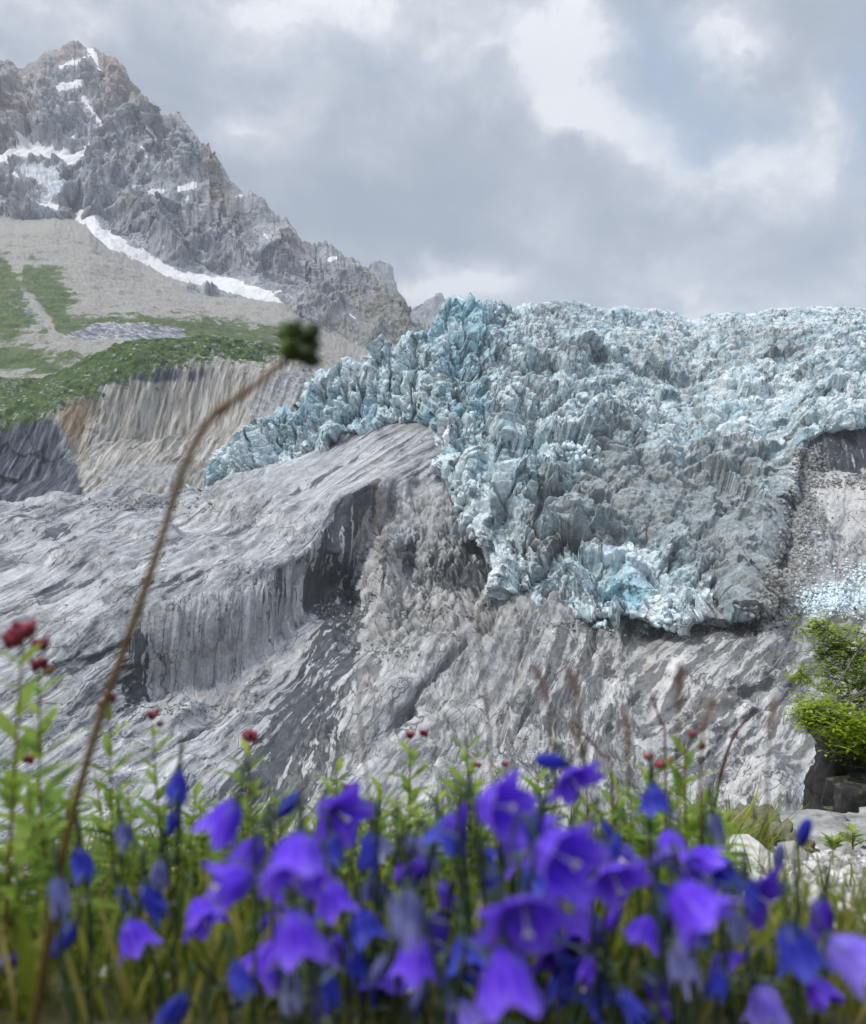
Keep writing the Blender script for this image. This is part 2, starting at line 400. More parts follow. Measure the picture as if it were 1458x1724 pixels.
# ---- front spur of the mountain
xs = np.arange(60, 1101, 1.5)
_r = rug(xs, 4, 8, 14) - spikes(xs, 15, 9)
sky = list(zip(xs, line(SKY_FRONT, xs) + _r + 4))
rows = [([(60, 800), (1100, 900)], [(60, 3300), (1100, 3000)]),
        (sky, [(60, 2420), (200, 2720), (300, 2600), (500, 2350), (700, 2250), (1100, 2200)]),
        ([(60, 440), (110, 375), (160, 345), (250, 380), (350, 420), (470, 460), (600, 540), (700, 575), (1100, 700)], [(60, 2230), (150, 2300), (250, 2320), (500, 2140), (700, 2000), (1100, 2000)]),
        ([(60, 470), (110, 400), (160, 400), (250, 455), (350, 490), (470, 522), (600, 615), (700, 640), (1100, 760)], [(60, 2150), (110, 2150), (250, 2150), (500, 2030), (700, 1800), (1100, 1800)]),
        ([(60, 640), (1100, 800)], [(60, 1700), (1100, 1600)])]
P = sheet(rows, 60, 1100, S_(780), [S_(25), S_(230), S_(70), S_(40)])
px, py = unproject(P); set_warp(P, 22, 90)
nz = 14 * fbm(P / 60, 5, 15).reshape(px.shape) + 6 * fbm(P / 12, 3, 16).reshape(px.shape)
sn = np.full(px.shape, 99.)
for pl in ([(100, 325, 10), (125, 350, 22), (150, 380, 17), (165, 392, 8)], [(150, 385, 10), (175, 408, 24), (210, 430, 17), (250, 452, 16), (300, 466, 12), (350, 475, 15), (400, 487, 13), (450, 503, 11), (476, 516, 5)],
           [(205, 318, 3), (220, 314, 2)], [(250, 327, 3), (275, 325, 5.5), (262, 330, 4)], [(303, 318, 5), (326, 311, 6)], [(258, 308, 1.5), (280, 306, 2)], [(398, 330, 2), (410, 328, 2)],
           [(436, 376, 1), (450, 402, 2)], [(556, 437, 3), (566, 434, 2)], [(445, 395, 1), (452, 374, 1.5)], [(330, 345, 1.5), (345, 346, 1.5)], [(465, 495, 2), (475, 490, 1)], [(590, 530, 2), (598, 536, 1)],
           [(150, 165, 1), (172, 205, 3), (168, 228, 2)], [(310, 350, 1), (316, 330, 1.5)], [(238, 250, 1), (246, 262, 1.5)]):
    sn = np.minimum(sn, poly_dist(px, py, pl))
fd = np.clip((py - line(sky, px)) / 42, .08, 1)
fd = fd * (1 - .85 * sstep(-sn, -34, 2)) * np.clip((line([(60, 480), (250, 455), (350, 490), (470, 522), (600, 615), (700, 640), (1100, 760)], px) - line(sky, px)) / 290, .12, 1)
P = crag(P, [(260, 150, 'r'), (95, 56, 'c'), (42, 22, 'c'), (18, 9, 'c'), (8, 4, 'c'), (55, 24, 'r')], 41, 2.0, fd)
k = quad_any(sn + nz * .5 < 0)
red = region(px, py, 235, 165, 40, 40) + region(px, py, 370, 270, 25, 60) + .8 * region(px, py, 500, 400, 30, 30) + .5 * region(px, py, 640, 500, 60, 60)
green = sstep(px - .6 * (py - 500), 430, 620) * sstep(py, 420, 520)
tag(grid_object('mountain_spur', P, M_MOUNT, {'red': np.clip(red, 0, 1), 'green': np.clip(green * .45, 0, 1)}, keep=~k), 'long jagged rock ridge descending from the summit to the glacier', 'mountain', 'structure')
tag(grid_object('snow_gully', P, M_SNOW, keep=k), 'long white snow gully at the foot of the rock ridge', 'snow', 'structure')

# ---- far bluish peaks behind the glacier
xs = np.arange(520, 1000, 2.)
sky = list(zip(xs, line([(520, 640), (600, 470), (622, 444), (640, 437), (652, 441), (668, 470), (690, 520), (705, 512), (722, 506), (740, 503), (756, 508), (790, 540), (900, 620), (1000, 660)], xs) + rug(xs, 7, 21, 8)))
P = sheet([([(520, 900), (1000, 900)], [(520, 7800), (1000, 7800)]), (sky, [(520, 6900), (1000, 6900)]), ([(520, 760), (1000, 760)], [(520, 5800), (1000, 5800)])], 520, 1000, S_(240), [S_(12), S_(120)])
P = crag(P, [(500, 150, 'r'), (160, 60, 'r'), (70, 20, 'f')], 71)
tag(grid_object('distant_peak', P, M_MOUNT, {'red': np.zeros(P.shape[:2]), 'green': np.zeros(P.shape[:2])}), 'hazy blue peaks far behind the glacier edge', 'mountain', 'structure')

# ------------------------------------------------------------------ scree and green patches
def mat_scree():
    m, nt = material('scree'); p = nt.pos()
    a = nt.noise(p, .35, 6, .7); s = nt.noise(nt.frame((.35, -.75, -.55), 90, 7), 1, 5, .6); v = nt.vor(p, .16)
    col = nt.ramp(a, [(.3, (.17, .16, .145)), (.5, (.29, .275, .25)), (.7, (.43, .41, .38))])
    col = nt.mix(nt.math('MULTIPLY', nt.step(s, .45, .65), .45), col, (.36, .34, .29))
    col = nt.mix(nt.step(v, .18, .1), col, (.42, .41, .39))
    gn = nt.noise(p, .03, 7, .65)
    gm = nt.step(nt.math('ADD', nt.attr('grass'), nt.math('MULTIPLY', nt.math('SUBTRACT', gn, .5), 3.0)), .32, .72)
    gcol = nt.ramp(nt.noise(p, .06, 7, .65), [(.3, (.035, .06, .022)), (.5, (.07, .105, .034)), (.7, (.15, .165, .07))])
    col = nt.mix(gm, col, gcol)
    rk = nt.step(nt.math('ADD', nt.attr('rock'), nt.math('MULTIPLY', nt.math('SUBTRACT', nt.noise(p, .05, 6, .6), .5), 1.6)), .45, .6)
    rcol = nt.ramp(nt.noise(nt.frame((.8, .1, -.5), 60, 6), 1, 6, .65), [(.35, (.09, .1, .13)), (.5, (.2, .21, .24)), (.62, (.5, .49, .46))])
    col = nt.mix(rk, col, rcol)
    finish(nt, col, .95, [(a, .5, 2.0), (v, .35, 2)]); return m
rows = [([(-420, 330), (0, 330), (150, 340), (300, 440), (500, 480), (600, 540), (1000, 700)], [(-420, 2600), (1000, 2400)]),
        ([(-420, 420), (0, 394), (90, 390), (150, 408), (180, 432), (240, 466), (350, 496), (470, 526), (520, 560), (600, 612), (700, 650), (1000, 760)], [(-420, 2000), (0, 2050), (400, 1950), (600, 1700), (1000, 1600)]),
        ([(-420, 600), (0, 520), (250, 540), (450, 590), (600, 660), (1000, 800)], [(-420, 1400), (0, 1450), (400, 1400), (600, 1300), (1000, 1300)]),
        ([(-420, 720), (0, 660), (200, 640), (450, 640), (600, 720), (1000, 860)], [(-420, 1060), (0, 1080), (400, 1120), (1000, 1080)])]
P = sheet(rows, -420, 1000, S_(800), [S_(20), S_(150), S_(120)])
q = P.reshape(-1, 3); N = normals(P)
d = 16 * fbm(q / 150, 4, 61) + 5 * fbm(q / 30, 4, 62); h, e, _ = facet(q / 7, 63); d += 1.6 * h; h, e, _ = facet(q / 16, 64); d += 1.5 * h
P = P + N * d.reshape(P.shape[:2])[..., None]
px, py = unproject(P); set_warp(P, 26, 130)
g = np.zeros(px.shape)
for a in [(8, 500, 48, 60), (-120, 520, 150, 90), (95, 515, 36, 40), (60, 470, 40, 22), (250, 548, 90, 20), (330, 552, 110, 14), (40, 610, 120, 22), (420, 566, 70, 14), (140, 548, 40, 14)]: g += region(px, py, *a)
g -= .9 * np.exp(-(poly_dist(px, py, [(25, 440, 0), (40, 490, 0), (80, 540, 0), (100, 580, 0)]) / 9) ** 2)
rk = region(px, py, 170, 562, 70, 16) + .9 * region(px, py, 260, 565, 60, 14) + .6 * region(px, py, 45, 520, 14, 30)
M_SCREE = mat_scree()
tag(grid_object('scree_slope', P, M_SCREE, {'grass': np.clip(g, 0, 1) * .95, 'rock': np.clip(rk, 0, 1)}), 'pale grey scree apron with grassy patches below the snow gully', 'scree slope', 'structure')

# ------------------------------------------------------------------ grassy moraine and its fluted cliff
def mat_moraine():
    m, nt = material('moraine_wall'); p = nt.pos()
    fl = nt.noise(nt.vec('MULTIPLY', nt.vec('ADD', p, nt.vec('SCALE', nt.noise(p, .02, 3, out='Color'), 14.0)), (1, .10, .045)), .24, 7, .68)
    f2 = nt.noise(nt.vec('MULTIPLY', p, (1, .3, .15)), .06, 6, .65); b = nt.noise(p, .15, 6, .65)
    tan = nt.ramp(fl, [(.33, (.095, .088, .075)), (.46, (.23, .215, .185)), (.62, (.46, .44, .405))])
    och = nt.ramp(fl, [(.3, (.12, .08, .045)), (.55, (.27, .20, .125)), (.72, (.42, .36, .27))])
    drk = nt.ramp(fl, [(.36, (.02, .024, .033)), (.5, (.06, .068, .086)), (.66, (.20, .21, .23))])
    gry = nt.ramp(b, [(.3, (.14, .145, .15)), (.5, (.28, .28, .275)), (.7, (.45, .44, .43))])
    w = nt.math('MULTIPLY', nt.math('SUBTRACT', f2, .5), 1.3)
    col = nt.mix(nt.step(nt.math('ADD', nt.attr('ochre'), w), .35, .7), tan, och)
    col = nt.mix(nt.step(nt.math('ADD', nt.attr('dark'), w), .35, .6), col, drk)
    col = nt.mix(nt.step(nt.math('ADD', nt.attr('scree'), w), .4, .6), col, gry)
    gn = nt.noise(p, .08, 8, .68)
    gm = nt.step(nt.math('ADD', nt.attr('grass'), nt.math('MULTIPLY', nt.math('SUBTRACT', gn, .5), 2.6)), .38, .62)
    gcol = nt.ramp(nt.noise(p, .12, 7, .68), [(.3, (.020, .040, .011)), (.5, (.048, .086, .018)), (.66, (.105, .14, .036))])
    # boulders lying in the turf
    vb = nt.vor(p, .13); gcol = nt.mix(nt.math('MULTIPLY', nt.step(vb, .30, .22), nt.step(nt.noise(p, .05, 3), .45, .6)), gcol, (.30, .30, .28))
    rub = nt.math('MULTIPLY', nt.step(nt.noise(p, .3, 6, .72), .52, .62), nt.math('MULTIPLY', nt.step(nt.noise(p, .035, 5, .65), .44, .6), .8)); gcol = nt.mix(rub, gcol, (.33, .325, .30))
    col = nt.mix(gm, col, gcol)
    finish(nt, col, .95, [(fl, .6, 2.5), (b, .2, 1.2)]); return m
rows = [([(-420, 760), (0, 720), (300, 700), (700, 760)], [(-420, 1200), (700, 1200)]),
        ([(-420, 690), (-100, 645), (0, 632), (70, 632), (130, 608), (200, 588), (240, 576), (270, 570), (330, 568), (400, 572), (450, 576), (500, 596), (540, 625), (600, 660), (700, 740)], [(-420, 850), (0, 930), (300, 1010), (500, 1060), (700, 1050)]),
        ([(-420, 780), (-100, 720), (0, 708), (60, 700), (90, 662), (130, 652), (180, 628), (240, 605), (300, 603), (400, 606), (450, 608), (500, 622), (540, 645), (600, 680), (700, 760)], [(-420, 800), (0, 850), (100, 880), (300, 980), (500, 1040), (700, 1030)]),
        ([(-420, 920), (-100, 850), (0, 820), (60, 800), (120, 770), (180, 745), (240, 740), (300, 735), (360, 715), (420, 690), (500, 680), (540, 690), (600, 730), (700, 800)], [(-420, 760), (0, 800), (100, 820), (180, 870), (300, 920), (420, 930), (500, 960), (700, 960)]),
        ([(-420, 990), (-100, 900), (0, 866), (60, 846), (120, 826), (180, 822), (240, 816), (300, 812), (340, 806), (420, 770), (500, 730), (600, 770), (700, 820)], [(-420, 720), (0, 745), (200, 780), (340, 810), (500, 860), (700, 860)]),
        ([(-420, 1100), (0, 960), (340, 900), (700, 880)], [(-420, 660), (0, 690), (340, 740), (700, 760)])]
P = sheet(rows, -420, 700, S_(800), [S_(12), S_(60), S_(130), S_(70), S_(40)], [1, 1, .8, 1, 1])
q = P.reshape(-1, 3); N = normals(P); px, py = unproject(P); sh = px.shape; set_warp(P, 20, 70)
g0 = np.clip(region(px, py, 40, 650, 150, 38) + region(px, py, 200, 610, 110, 26) + region(px, py, 330, 585, 120, 22) + .55 * region(px, py, 440, 590, 50, 20) + region(px, py, -150, 680, 160, 60) + .6 * region(px, py, 40, 690, 60, 25), 0, 1)
cl = (sstep(py, line([(-420, 760), (0, 700), (90, 670), (240, 610), (400, 610), (500, 625), (700, 760)], px) - 2, line([(-420, 790), (0, 725), (90, 690), (240, 630), (400, 630), (500, 650), (700, 780)], px)) * sstep(py, 900, 780)).ravel()
qf = q * np.array((1, .10, .05), f32)
flut = fbm(qf / 22, 4, 81, ridged=True) - .5; flut2 = fbm(qf / 8, 4, 82, ridged=True) - .5
qw_ = q + np.stack([fbm(q / 40, 4, 88), fbm(q / 40, 4, 89), 0 * q[:, 0]], -1) * 7
flc1 = crystal(qw_ * np.array((1, .12, .05), f32) / 16, 95)[0]; flc2 = crystal(qw_ * np.array((1, .12, .06), f32) / 6, 96)[0]
hb, eb, _ = facet(q * np.array((1, 1, .45), f32) / 24, 83, 1.1)
bl = (region(px, py, 30, 770, 110, 80)).ravel()
d = 12 * fbm(q / 110, 2, 84) + (1 - cl) * 4 * fbm(q / 30, 3, 184) + cl * (8 * (flc1 - .55) + 3 * (flc2 - .55) + 5 * flut2 + 5 * flut) + bl * cl * 5 * hb + (1 - cl) * 2.5 * fbm(q / 9, 3, 85)
h, e, _ = facet(q / 6, 86); d += (1 - .95 * cl) * 1.1 * h; h, e, _ = facet(q / 14, 87); d += (1 - cl) * 2.2 * np.maximum(h, 0)
P = P + N * d.reshape(sh)[..., None]
px, py = unproject(P)
och = .55 * region(px, py, 130, 725, 30, 60) + .35 * region(px, py, 160, 690, 90, 40) + .25 * region(px, py, 160, 790, 40, 40)
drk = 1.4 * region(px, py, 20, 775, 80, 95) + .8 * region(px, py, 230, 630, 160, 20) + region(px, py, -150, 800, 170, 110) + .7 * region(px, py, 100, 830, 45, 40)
scr = .9 * sstep(px + .2 * (py - 700), 380, 470) * sstep(py, 600, 660) + .9 * region(px, py, 250, 800, 110, 22) + .5 * sstep(px, 440, 560)
M_MOR = mat_moraine()
tag(grid_object('moraine_terrain', P, M_MOR, {'grass': g0, 'ochre': np.clip(och, 0, 1), 'dark': np.clip(drk, 0, 1), 'scree': np.clip(scr, 0, 1)}),
    'green topped moraine with a fluted tan and grey cliff', 'moraine', 'structure')

# ------------------------------------------------------------------ glacier-polished rock slope
def wdir(a, b):
    d = at(*b) - at(*a); return tuple(d / np.linalg.norm(d))
D_SLAB = wdir((520, 850, 600), (735, 715, 725)); D_LEFT = wdir((40, 985, 540), (330, 860, 690)); D_LOW = wdir((880, 1250, 370), (955, 1070, 450)); D_RIGHT = wdir((1180, 1240, 370), (1330, 1070, 445))
def mat_rock():
    m, nt = material('polished_gneiss'); p = nt.pos()
    wob = nt.vec('SCALE', nt.vec('SUBTRACT', nt.noise(p, .035, 4, .6, out='Color'), (.5, .5, .5)), 9.0)
    def fr(d, al, ac): return nt.vec('ADD', nt.frame(d, al, ac), nt.vec('SCALE', wob, .55 / ac))
    sets = []
    for d, al, ac in ((D_SLAB, 90, 1.9), (D_LEFT, 60, 2.5), (D_LOW, 26, 2.5), ((.04, .1, 1), 50, 2.4), (D_RIGHT, 26, 2.3)):
        v = fr(d, al, ac); sets.append((nt.noise(nt.vec('SCALE', v, .42), 1, 6, .62, 0), nt.vor(nt.vec('MULTIPLY', v, (1.0, 1, 1)), .8, 'DISTANCE_TO_EDGE'), nt.vor(nt.vec('MULTIPLY', v, (1.3, 1, 1)), .22, 'DISTANCE_TO_EDGE')))
    def pick(i):
        v = nt.mix(nt.attr('slab'), sets[1][i], sets[0][i]); v = nt.mix(nt.attr('low'), v, sets[2][i]); v = nt.mix(nt.attr('right'), v, sets[4][i])
        return nt.node('ShaderNodeSeparateColor', {0: nt.mix(nt.attr('cliff'), v, sets[3][i])}).outputs[0]
    a = pick(0); ed = pick(1); ed2 = pick(2)
    n = nt.noise(p, .11, 8, .68); big = nt.noise(p, .02, 5, .6); fine = nt.noise(p, .6, 6, .72)
    t = nt.math('ADD', nt.math('MULTIPLY', a, .46), nt.math('ADD', nt.math('MULTIPLY', fine, .14), nt.math('ADD', nt.math('MULTIPLY', n, .2), nt.math('MULTIPLY', big, .2))))
    col = nt.ramp(t, [(.36, (.055, .059, .063)), (.44, (.18, .186, .191)), (.525, (.36, .366, .368)), (.63, (.63, .635, .63))])
    warm = nt.ramp(t, [(.36, (.058, .057, .053)), (.45, (.17, .168, .16)), (.53, (.345, .342, .33)), (.63, (.62, .615, .60))])
    col = nt.mix(nt.step(nt.math('ADD', nt.attr('warm'), nt.math('MULTIPLY', nt.math('SUBTRACT', big, .5), 1.6)), .3, .75), col, warm)
    col = nt.mix(nt.math('MULTIPLY', nt.step(nt.noise(fr(D_SLAB, 40, 5), 1, 5, .6), .60, .72), .4), col, (.30, .20, .13))   # rust streaks
    # dark damp or lichen-black streaks; shade of recess and clefts painted in too
    wet_shade = nt.math('ADD', nt.attr('wet_shade'), nt.math('ADD', nt.math('MULTIPLY', nt.math('SUBTRACT', a, .5), -4.5), nt.math('MULTIPLY', nt.math('SUBTRACT', n, .5), .9)))
    wm = nt.step(wet_shade, .46, .66)
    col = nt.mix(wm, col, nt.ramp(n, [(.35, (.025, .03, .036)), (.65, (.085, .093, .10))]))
    # dark schist between pale veins
    sch = nt.math('ADD', nt.attr('schist'), nt.math('MULTIPLY', nt.math('SUBTRACT', a, .5), -7.0))
    sm = nt.math('MULTIPLY', nt.step(sch, .36, .56), nt.step(nt.attr('low'), .2, .7))
    col = nt.mix(sm, col, nt.ramp(n, [(.3, (.085, .088, .092)), (.7, (.185, .185, .183))]))
    col = nt.mix(nt.math('MULTIPLY', nt.attr('ochre'), nt.step(a, .4, .6)), col, (.34, .22, .11))
    pal = nt.math('ADD', nt.attr('pale'), nt.math('MULTIPLY', nt.math('SUBTRACT', n, .5), 1.6))
    col = nt.mix(nt.step(pal, .45, .62), col, nt.ramp(fine, [(.3, (.28, .275, .26)), (.5, (.47, .46, .44)), (.7, (.66, .65, .63))]))
    dk = nt.math('MULTIPLY', nt.step(ed, .045, .01), nt.step(nt.noise(p, .045, 4, .6), .44, .56))     # joints
    dk = nt.math('MAXIMUM', dk, nt.math('MULTIPLY', nt.step(ed2, .022, .005), nt.step(nt.noise(p, .03, 5, .65), .42, .52)))
    col = nt.mix(nt.math('MULTIPLY', dk, .82), col, (.055, .058, .063))
    finish(nt, col, nt.mix(wm, (.75,) * 3, (.4,) * 3), [(a, .2, 1.6), (n, .3, 1.2)], spec=.3); return m
ROCK_CP = [(-420, 960, 690), (-150, 900, 700), (0, 858, 705), (150, 838, 740), (340, 830, 765), (540, 757, 745), (640, 716, 745), (745, 712, 725), (850, 740, 710), (950, 800, 700),
    (740, 795, 640), (640, 808, 618), (566, 845, 588), (530, 900, 560), (480, 950, 530), (400, 982, 510), (260, 1005, 490), (120, 1040, 480), (0, 1060, 470), (-200, 1100, 460), (-420, 1150, 450),
    (250, 900, 600), (400, 880, 620), (100, 940, 570), (0, 960, 560),
    (560, 1012, 572), (500, 1062, 530), (480, 1100, 520), (440, 1122, 503), (340, 1178, 482), (250, 1182, 474), (220, 1100, 478), (300, 1090, 485), (400, 1070, 500), (470, 1000, 522),
    (604, 850, 602), (606, 925, 594), (590, 1000, 586), (566, 930, 573), (640, 845, 614), (700, 815, 632), (640, 905, 568), (620, 962, 552), (596, 1080, 512), (668, 898, 562), (680, 1000, 528), (760, 880, 590), (830, 905, 585), (720, 840, 618), (700, 1050, 500), (780, 1000, 535), (850, 1010, 515), (690, 960, 565),
    (560, 1100, 492), (545, 1200, 448), (470, 1330, 402), (500, 1150, 485), (420, 1260, 430), (300, 1225, 440), (150, 1200, 430), (0, 1200, 420), (0, 1350, 360), (-420, 1350, 360), (200, 1380, 350), (400, 1420, 352), (600, 1250, 388), (582, 1150, 428), (650, 1150, 425),
    (700, 1300, 345), (600, 1400, 320), (800, 1150, 430), (880, 1040, 495), (1000, 1055, 470), (1150, 1062, 455), (1300, 1045, 465), (1300, 1200, 390), (1100, 1200, 388), (950, 1200, 395), (900, 1350, 310), (1100, 1350, 310), (1300, 1350, 310),
    (1458, 1050, 460), (1850, 1050, 470), (1458, 1200, 395), (1458, 1350, 320), (1850, 1350, 330), (700, 1480, 270), (0, 1480, 290), (1400, 1480, 260), (1850, 1480, 270), (-420, 1480, 300),
    (1340, 900, 560), (1458, 850, 605), (1400, 808, 640), (1350, 985, 500), (1458, 985, 520), (1850, 900, 600), (1350, 800, 645), (1458, 803, 645), (1352, 735, 655), (1458, 715, 662), (1850, 720, 680), (1850, 800, 665),
    (900, 900, 640), (1000, 900, 680), (1100, 900, 700), (1250, 900, 690), (1290, 850, 680), (1315, 930, 570), (1250, 990, 545), (1100, 990, 540), (1200, 850, 760), (950, 990, 530)]
def densify(pts, n=12):
    a = np.array(pts, float); L = np.concatenate([[0], np.cumsum(np.hypot(*np.diff(a[:, :2], axis=0).T))]); t = np.linspace(0, L[-1], max(2, int(L[-1] / n)))
    return [tuple(np.interp(x, L, a[:, k]) for k in range(3)) for x in t]
for ln_ in ([(735, 797, 640), (640, 808, 618), (566, 845, 588), (530, 900, 560), (480, 950, 530), (400, 982, 510), (260, 1005, 490), (226, 1040, 484)],      # brink of the cliff
            [(585, 1008, 590), (560, 1012, 574), (500, 1064, 533), (440, 1124, 506), (340, 1180, 486), (250, 1184, 479), (226, 1160, 480)],                      # its foot
            [(640, 850, 616), (608, 925, 598), (592, 1000, 588)], [(658, 903, 566), (626, 962, 550), (600, 1080, 510), (572, 1170, 440)], [(650, 890, 600), (760, 872, 600), (835, 900, 590)]):
    ROCK_CP = [c for c in ROCK_CP if min(math.hypot(c[0] - d_[0], c[1] - d_[1]) for d_ in densify(ln_)) > 9] + densify(ln_)
X0, X1 = -420, 1850
ny = S_(620); nx = S_(1500)
_px = np.linspace(X0, X1, nx)[None, :] + np.zeros((ny, 1))
_top = line([(-420, 940), (-150, 885), (0, 850), (100, 836), (240, 830), (340, 824), (420, 794), (540, 752), (640, 712), (700, 704), (745, 706), (790, 800), (850, 930), (1000, 965), (1200, 965), (1290, 930), (1335, 830), (1352, 722), (1458, 712), (1850, 700)], _px[0])
_t = np.linspace(0, 1, ny)[:, None] ** 1.08
_py = _top * (1 - _t) + 1480 * _t
# lay warped ledges into the depth: the ledge lines follow the foliation
P = at3(_px, _py, rbf(ROCK_CP, _px, _py))
px, py = _px, _py
slab = np.clip(sstep(px + .9 * (py - 780), 420, 620) * sstep(py, 880, 800) * sstep(px, 800, 740), 0, 1)
edge = line([(-420, 1500), (200, 1045), (260, 1005), (400, 985), (480, 952), (530, 902), (566, 848), (640, 812), (740, 800), (760, 700)], px)
clb = line([(-420, 1500), (200, 1060), (250, 1182), (340, 1178), (440, 1122), (500, 1062), (560, 1012), (600, 1000), (640, 840), (760, 700)], px)
cliff = sstep(py, edge - 4, edge + 6) * sstep(py, clb + 12, clb - 6) * sstep(px, 190, 225)
butt = sstep(px + .35 * (py - 900), 590, 640) * sstep(px - .25 * (py - 1000), 900, 800) * sstep(py, 1120, 1040) * sstep(py, 790, 840)
cliff2 = sstep(px, 1335, 1352) * sstep(py, 806, 796)
cliff = np.clip(cliff + .75 * butt + cliff2, 0, 1)
low = sstep(px + .55 * (py - 1100), 560, 640) * sstep(py, 960, 1040); right = sstep(px - .2 * (py - 1050), 1000, 1120) * low
N = normals(P); q = P.reshape(-1, 3); sh = px.shape; set_warp(P, 34, 60)
def across(d):
    v = np.cross(np.array(d), np.array((0., -1, 0))); v /= np.linalg.norm(v); return v if v[2] > 0 else -v
w4 = np.stack([fbm(q / 45, 4, 101), fbm(q / 45, 4, 102), fbm(q / 45, 4, 103)], -1)
def strata(d, sp, seed, k=1.0, wob=5.0, al=5.0, blk=1.0):
    """long broken ledges of several sizes plus facets drawn out along the ledge."""
    w = q + wob * w4; n = across(d); dd = np.array(d); m = np.cross(dd, n)
    var = .25 + .75 * sstep(fbm(np.stack([w @ dd / 90, w @ n / 40, w @ m / 60], -1), 4, seed + 15), -.35, .35)     # broken zones between smooth ones
    o = sp * .75 * ledge(w, d, n, sp * 3.1, seed + 1, 1.8, .2) + var * (sp * .24 * ledge(w, d, n, sp, seed) + sp * .13 * ledge(w, d, n, sp * .42, seed + 3)) + sp * .05 * ledge(w, d, n, sp * .17, seed + 5)
    u = np.stack([w @ dd / (sp * al * .7), w @ m / (sp * 1.1), w @ n / sp], -1)
    h, e, _ = crystal(u * .62, seed + 7); t, _, _ = facet(u * .7, seed + 8, 1.2); o = o + var * sp * blk * (.26 * (h - .55) + .08 * t - .07 * np.exp(-e * 24))
    h, e, _ = crystal(u * 1.7, seed + 9); r_ = sstep(fbm(q / 30, 3, seed + 11), -.2, .3); o = o + var * sp * blk * r_ * (.15 * (h - .55) - .05 * np.exp(-e * 16))
    h, e, _ = crystal(u * np.array((7, 4.5, 4.5)), seed + 12, 'any'); o = o + sp * .045 * r_ * (h - .55)
    return k * o
D_CLIFF = (.05, .1, .99)
b_s = strata(D_SLAB, 9, 111, .42, 3, 8, .5); b_l = strata(D_LEFT, 14, 121, 1.1, 7, 7, .7); b_w = strata(D_LOW, 13, 131, 1.5, 6, 3.2); b_r = strata(D_RIGHT, 13, 141, 1.4, 6, 3.2); b_c = strata(D_CLIFF, 13, 151, 1.0, 3)
sl, lo, ri, cf, bu = (x.ravel() for x in (slab, low, right, cliff, butt))
d = b_l * (1 - sl) + b_s * sl; d = d * (1 - lo) + lo * (b_w * (1 - ri) + b_r * ri); d = d * (1 - cf) + b_c * cf
bc1, be1, _ = crystal((q + 4 * w4) * np.array((1, .6, .13), f32) / 18, 165); bc2, be2, _ = crystal((q + 3 * w4) * np.array((1, .8, .3), f32) / 8, 166)
d = d + bu * (12 * (bc1 - .55) - 4 * np.exp(-be1 * 22) + 4 * (bc2 - .55) - 2.5 * np.exp(-be2 * 18)) + 17 * (1 - .8 * sl) * (1 - cf) * (mridge((q + 10 * w4) * np.array((1, 1, .7), f32) / 85, 3, 162, .45) - .4)
CLEFTS = [([(70, 1012, 1), (180, 975, 5), (275, 945, 2)], 4), ([(180, 1020, 2), (260, 992, 6), (340, 975, 2)], 4), ([(0, 935, 1), (90, 905, 4), (150, 885, 1)], 3), ([(300, 930, 1), (400, 890, 4), (470, 865, 1)], 3), ([(1100, 1204, 2), (1180, 1190, 4), (1250, 1196, 1)], 4),
          ([(1225, 1175, 2), (1300, 1160, 5), (1365, 1150, 2)], 5), ([(690, 1195, 1), (735, 1130, 4), (790, 1085, 1)], 4), ([(860, 1230, 1), (905, 1160, 4), (925, 1120, 1)], 4), ([(1010, 1270, 1), (1040, 1200, 4), (1075, 1150, 1)], 4), ([(620, 1290, 1), (650, 1230, 4), (700, 1190, 1)], 4),
          ([(60, 1130, 2), (160, 1110, 4), (215, 1080, 1)], 3), ([(290, 1260, 1), (380, 1215, 5), (450, 1165, 1)], 4), ([(840, 905, 2), (870, 950, 2)], 2), ([(1180, 1290, 1), (1230, 1230, 4), (1290, 1200, 1)], 4), ([(590, 810, 1), (650, 770, 3), (700, 740, 1)], 1.5), ([(430, 860, 1), (520, 815, 3), (600, 770, 1)], 1.5)]
cx_, cy_ = px + .35 * WARP[0][0], py + .35 * WARP[0][1]; cleft = np.zeros(sh)
for pl_, dep in CLEFTS:
    c_ = sstep(-poly_dist(cx_, cy_, pl_), -5, 2); d = d - (dep * c_).ravel(); cleft = np.maximum(cleft, c_)
P = P + N * d.reshape(sh)[..., None]
P = P + N * (.35 * fbm(P.reshape(-1, 3) / 2.2, 3, 163)).reshape(sh)[..., None]
px, py = unproject(P); set_warp(P, 34, 60)
wx, wy = px + .5 * WARP[0][0], py + .5 * WARP[0][1]
wet_shade = .82 * sstep(-poly_dist(wx, wy, [(640, 812, 5), (596, 850, 22), (566, 905, 26), (560, 960, 34), (545, 1000, 38), (590, 1010, 16)]), -10, 4)  # recess wall: shade of its right-facing side painted in together with the damp
wet_shade = wet_shade + .55 * sstep(-poly_dist(wx, wy, [(700, 905, 8), (690, 960, 7), (712, 1000, 12)]), -8, 3) + .5 * sstep(-poly_dist(wx, wy, [(655, 900, 3), (640, 985, 5)]), -6, 2) + .6 * sstep(-poly_dist(wx, wy, [(760, 975, 14), (820, 935, 20)]), -14, 4)
wet_shade = wet_shade + .62 * cleft  # shade down in the cut clefts put into the rock colour
wet_shade = wet_shade + .8 * np.exp(-(poly_dist(px, py, [(580, 1030, 18), (560, 1110, 22), (520, 1220, 45), (455, 1330, 55), (430, 1380, 60)]) / 26).clip(0) ** 2)
wet_shade = wet_shade + .75 * np.exp(-(poly_dist(px, py, [(225, 1080, 10), (232, 1160, 16), (225, 1200, 16)]) / 14).clip(0) ** 2) + .75 * region(px, py, 770, 950, 70, 55) + .6 * np.exp(-(poly_dist(px, py, [(690, 800, 3), (745, 785, 5)]) / 10).clip(0) ** 2)
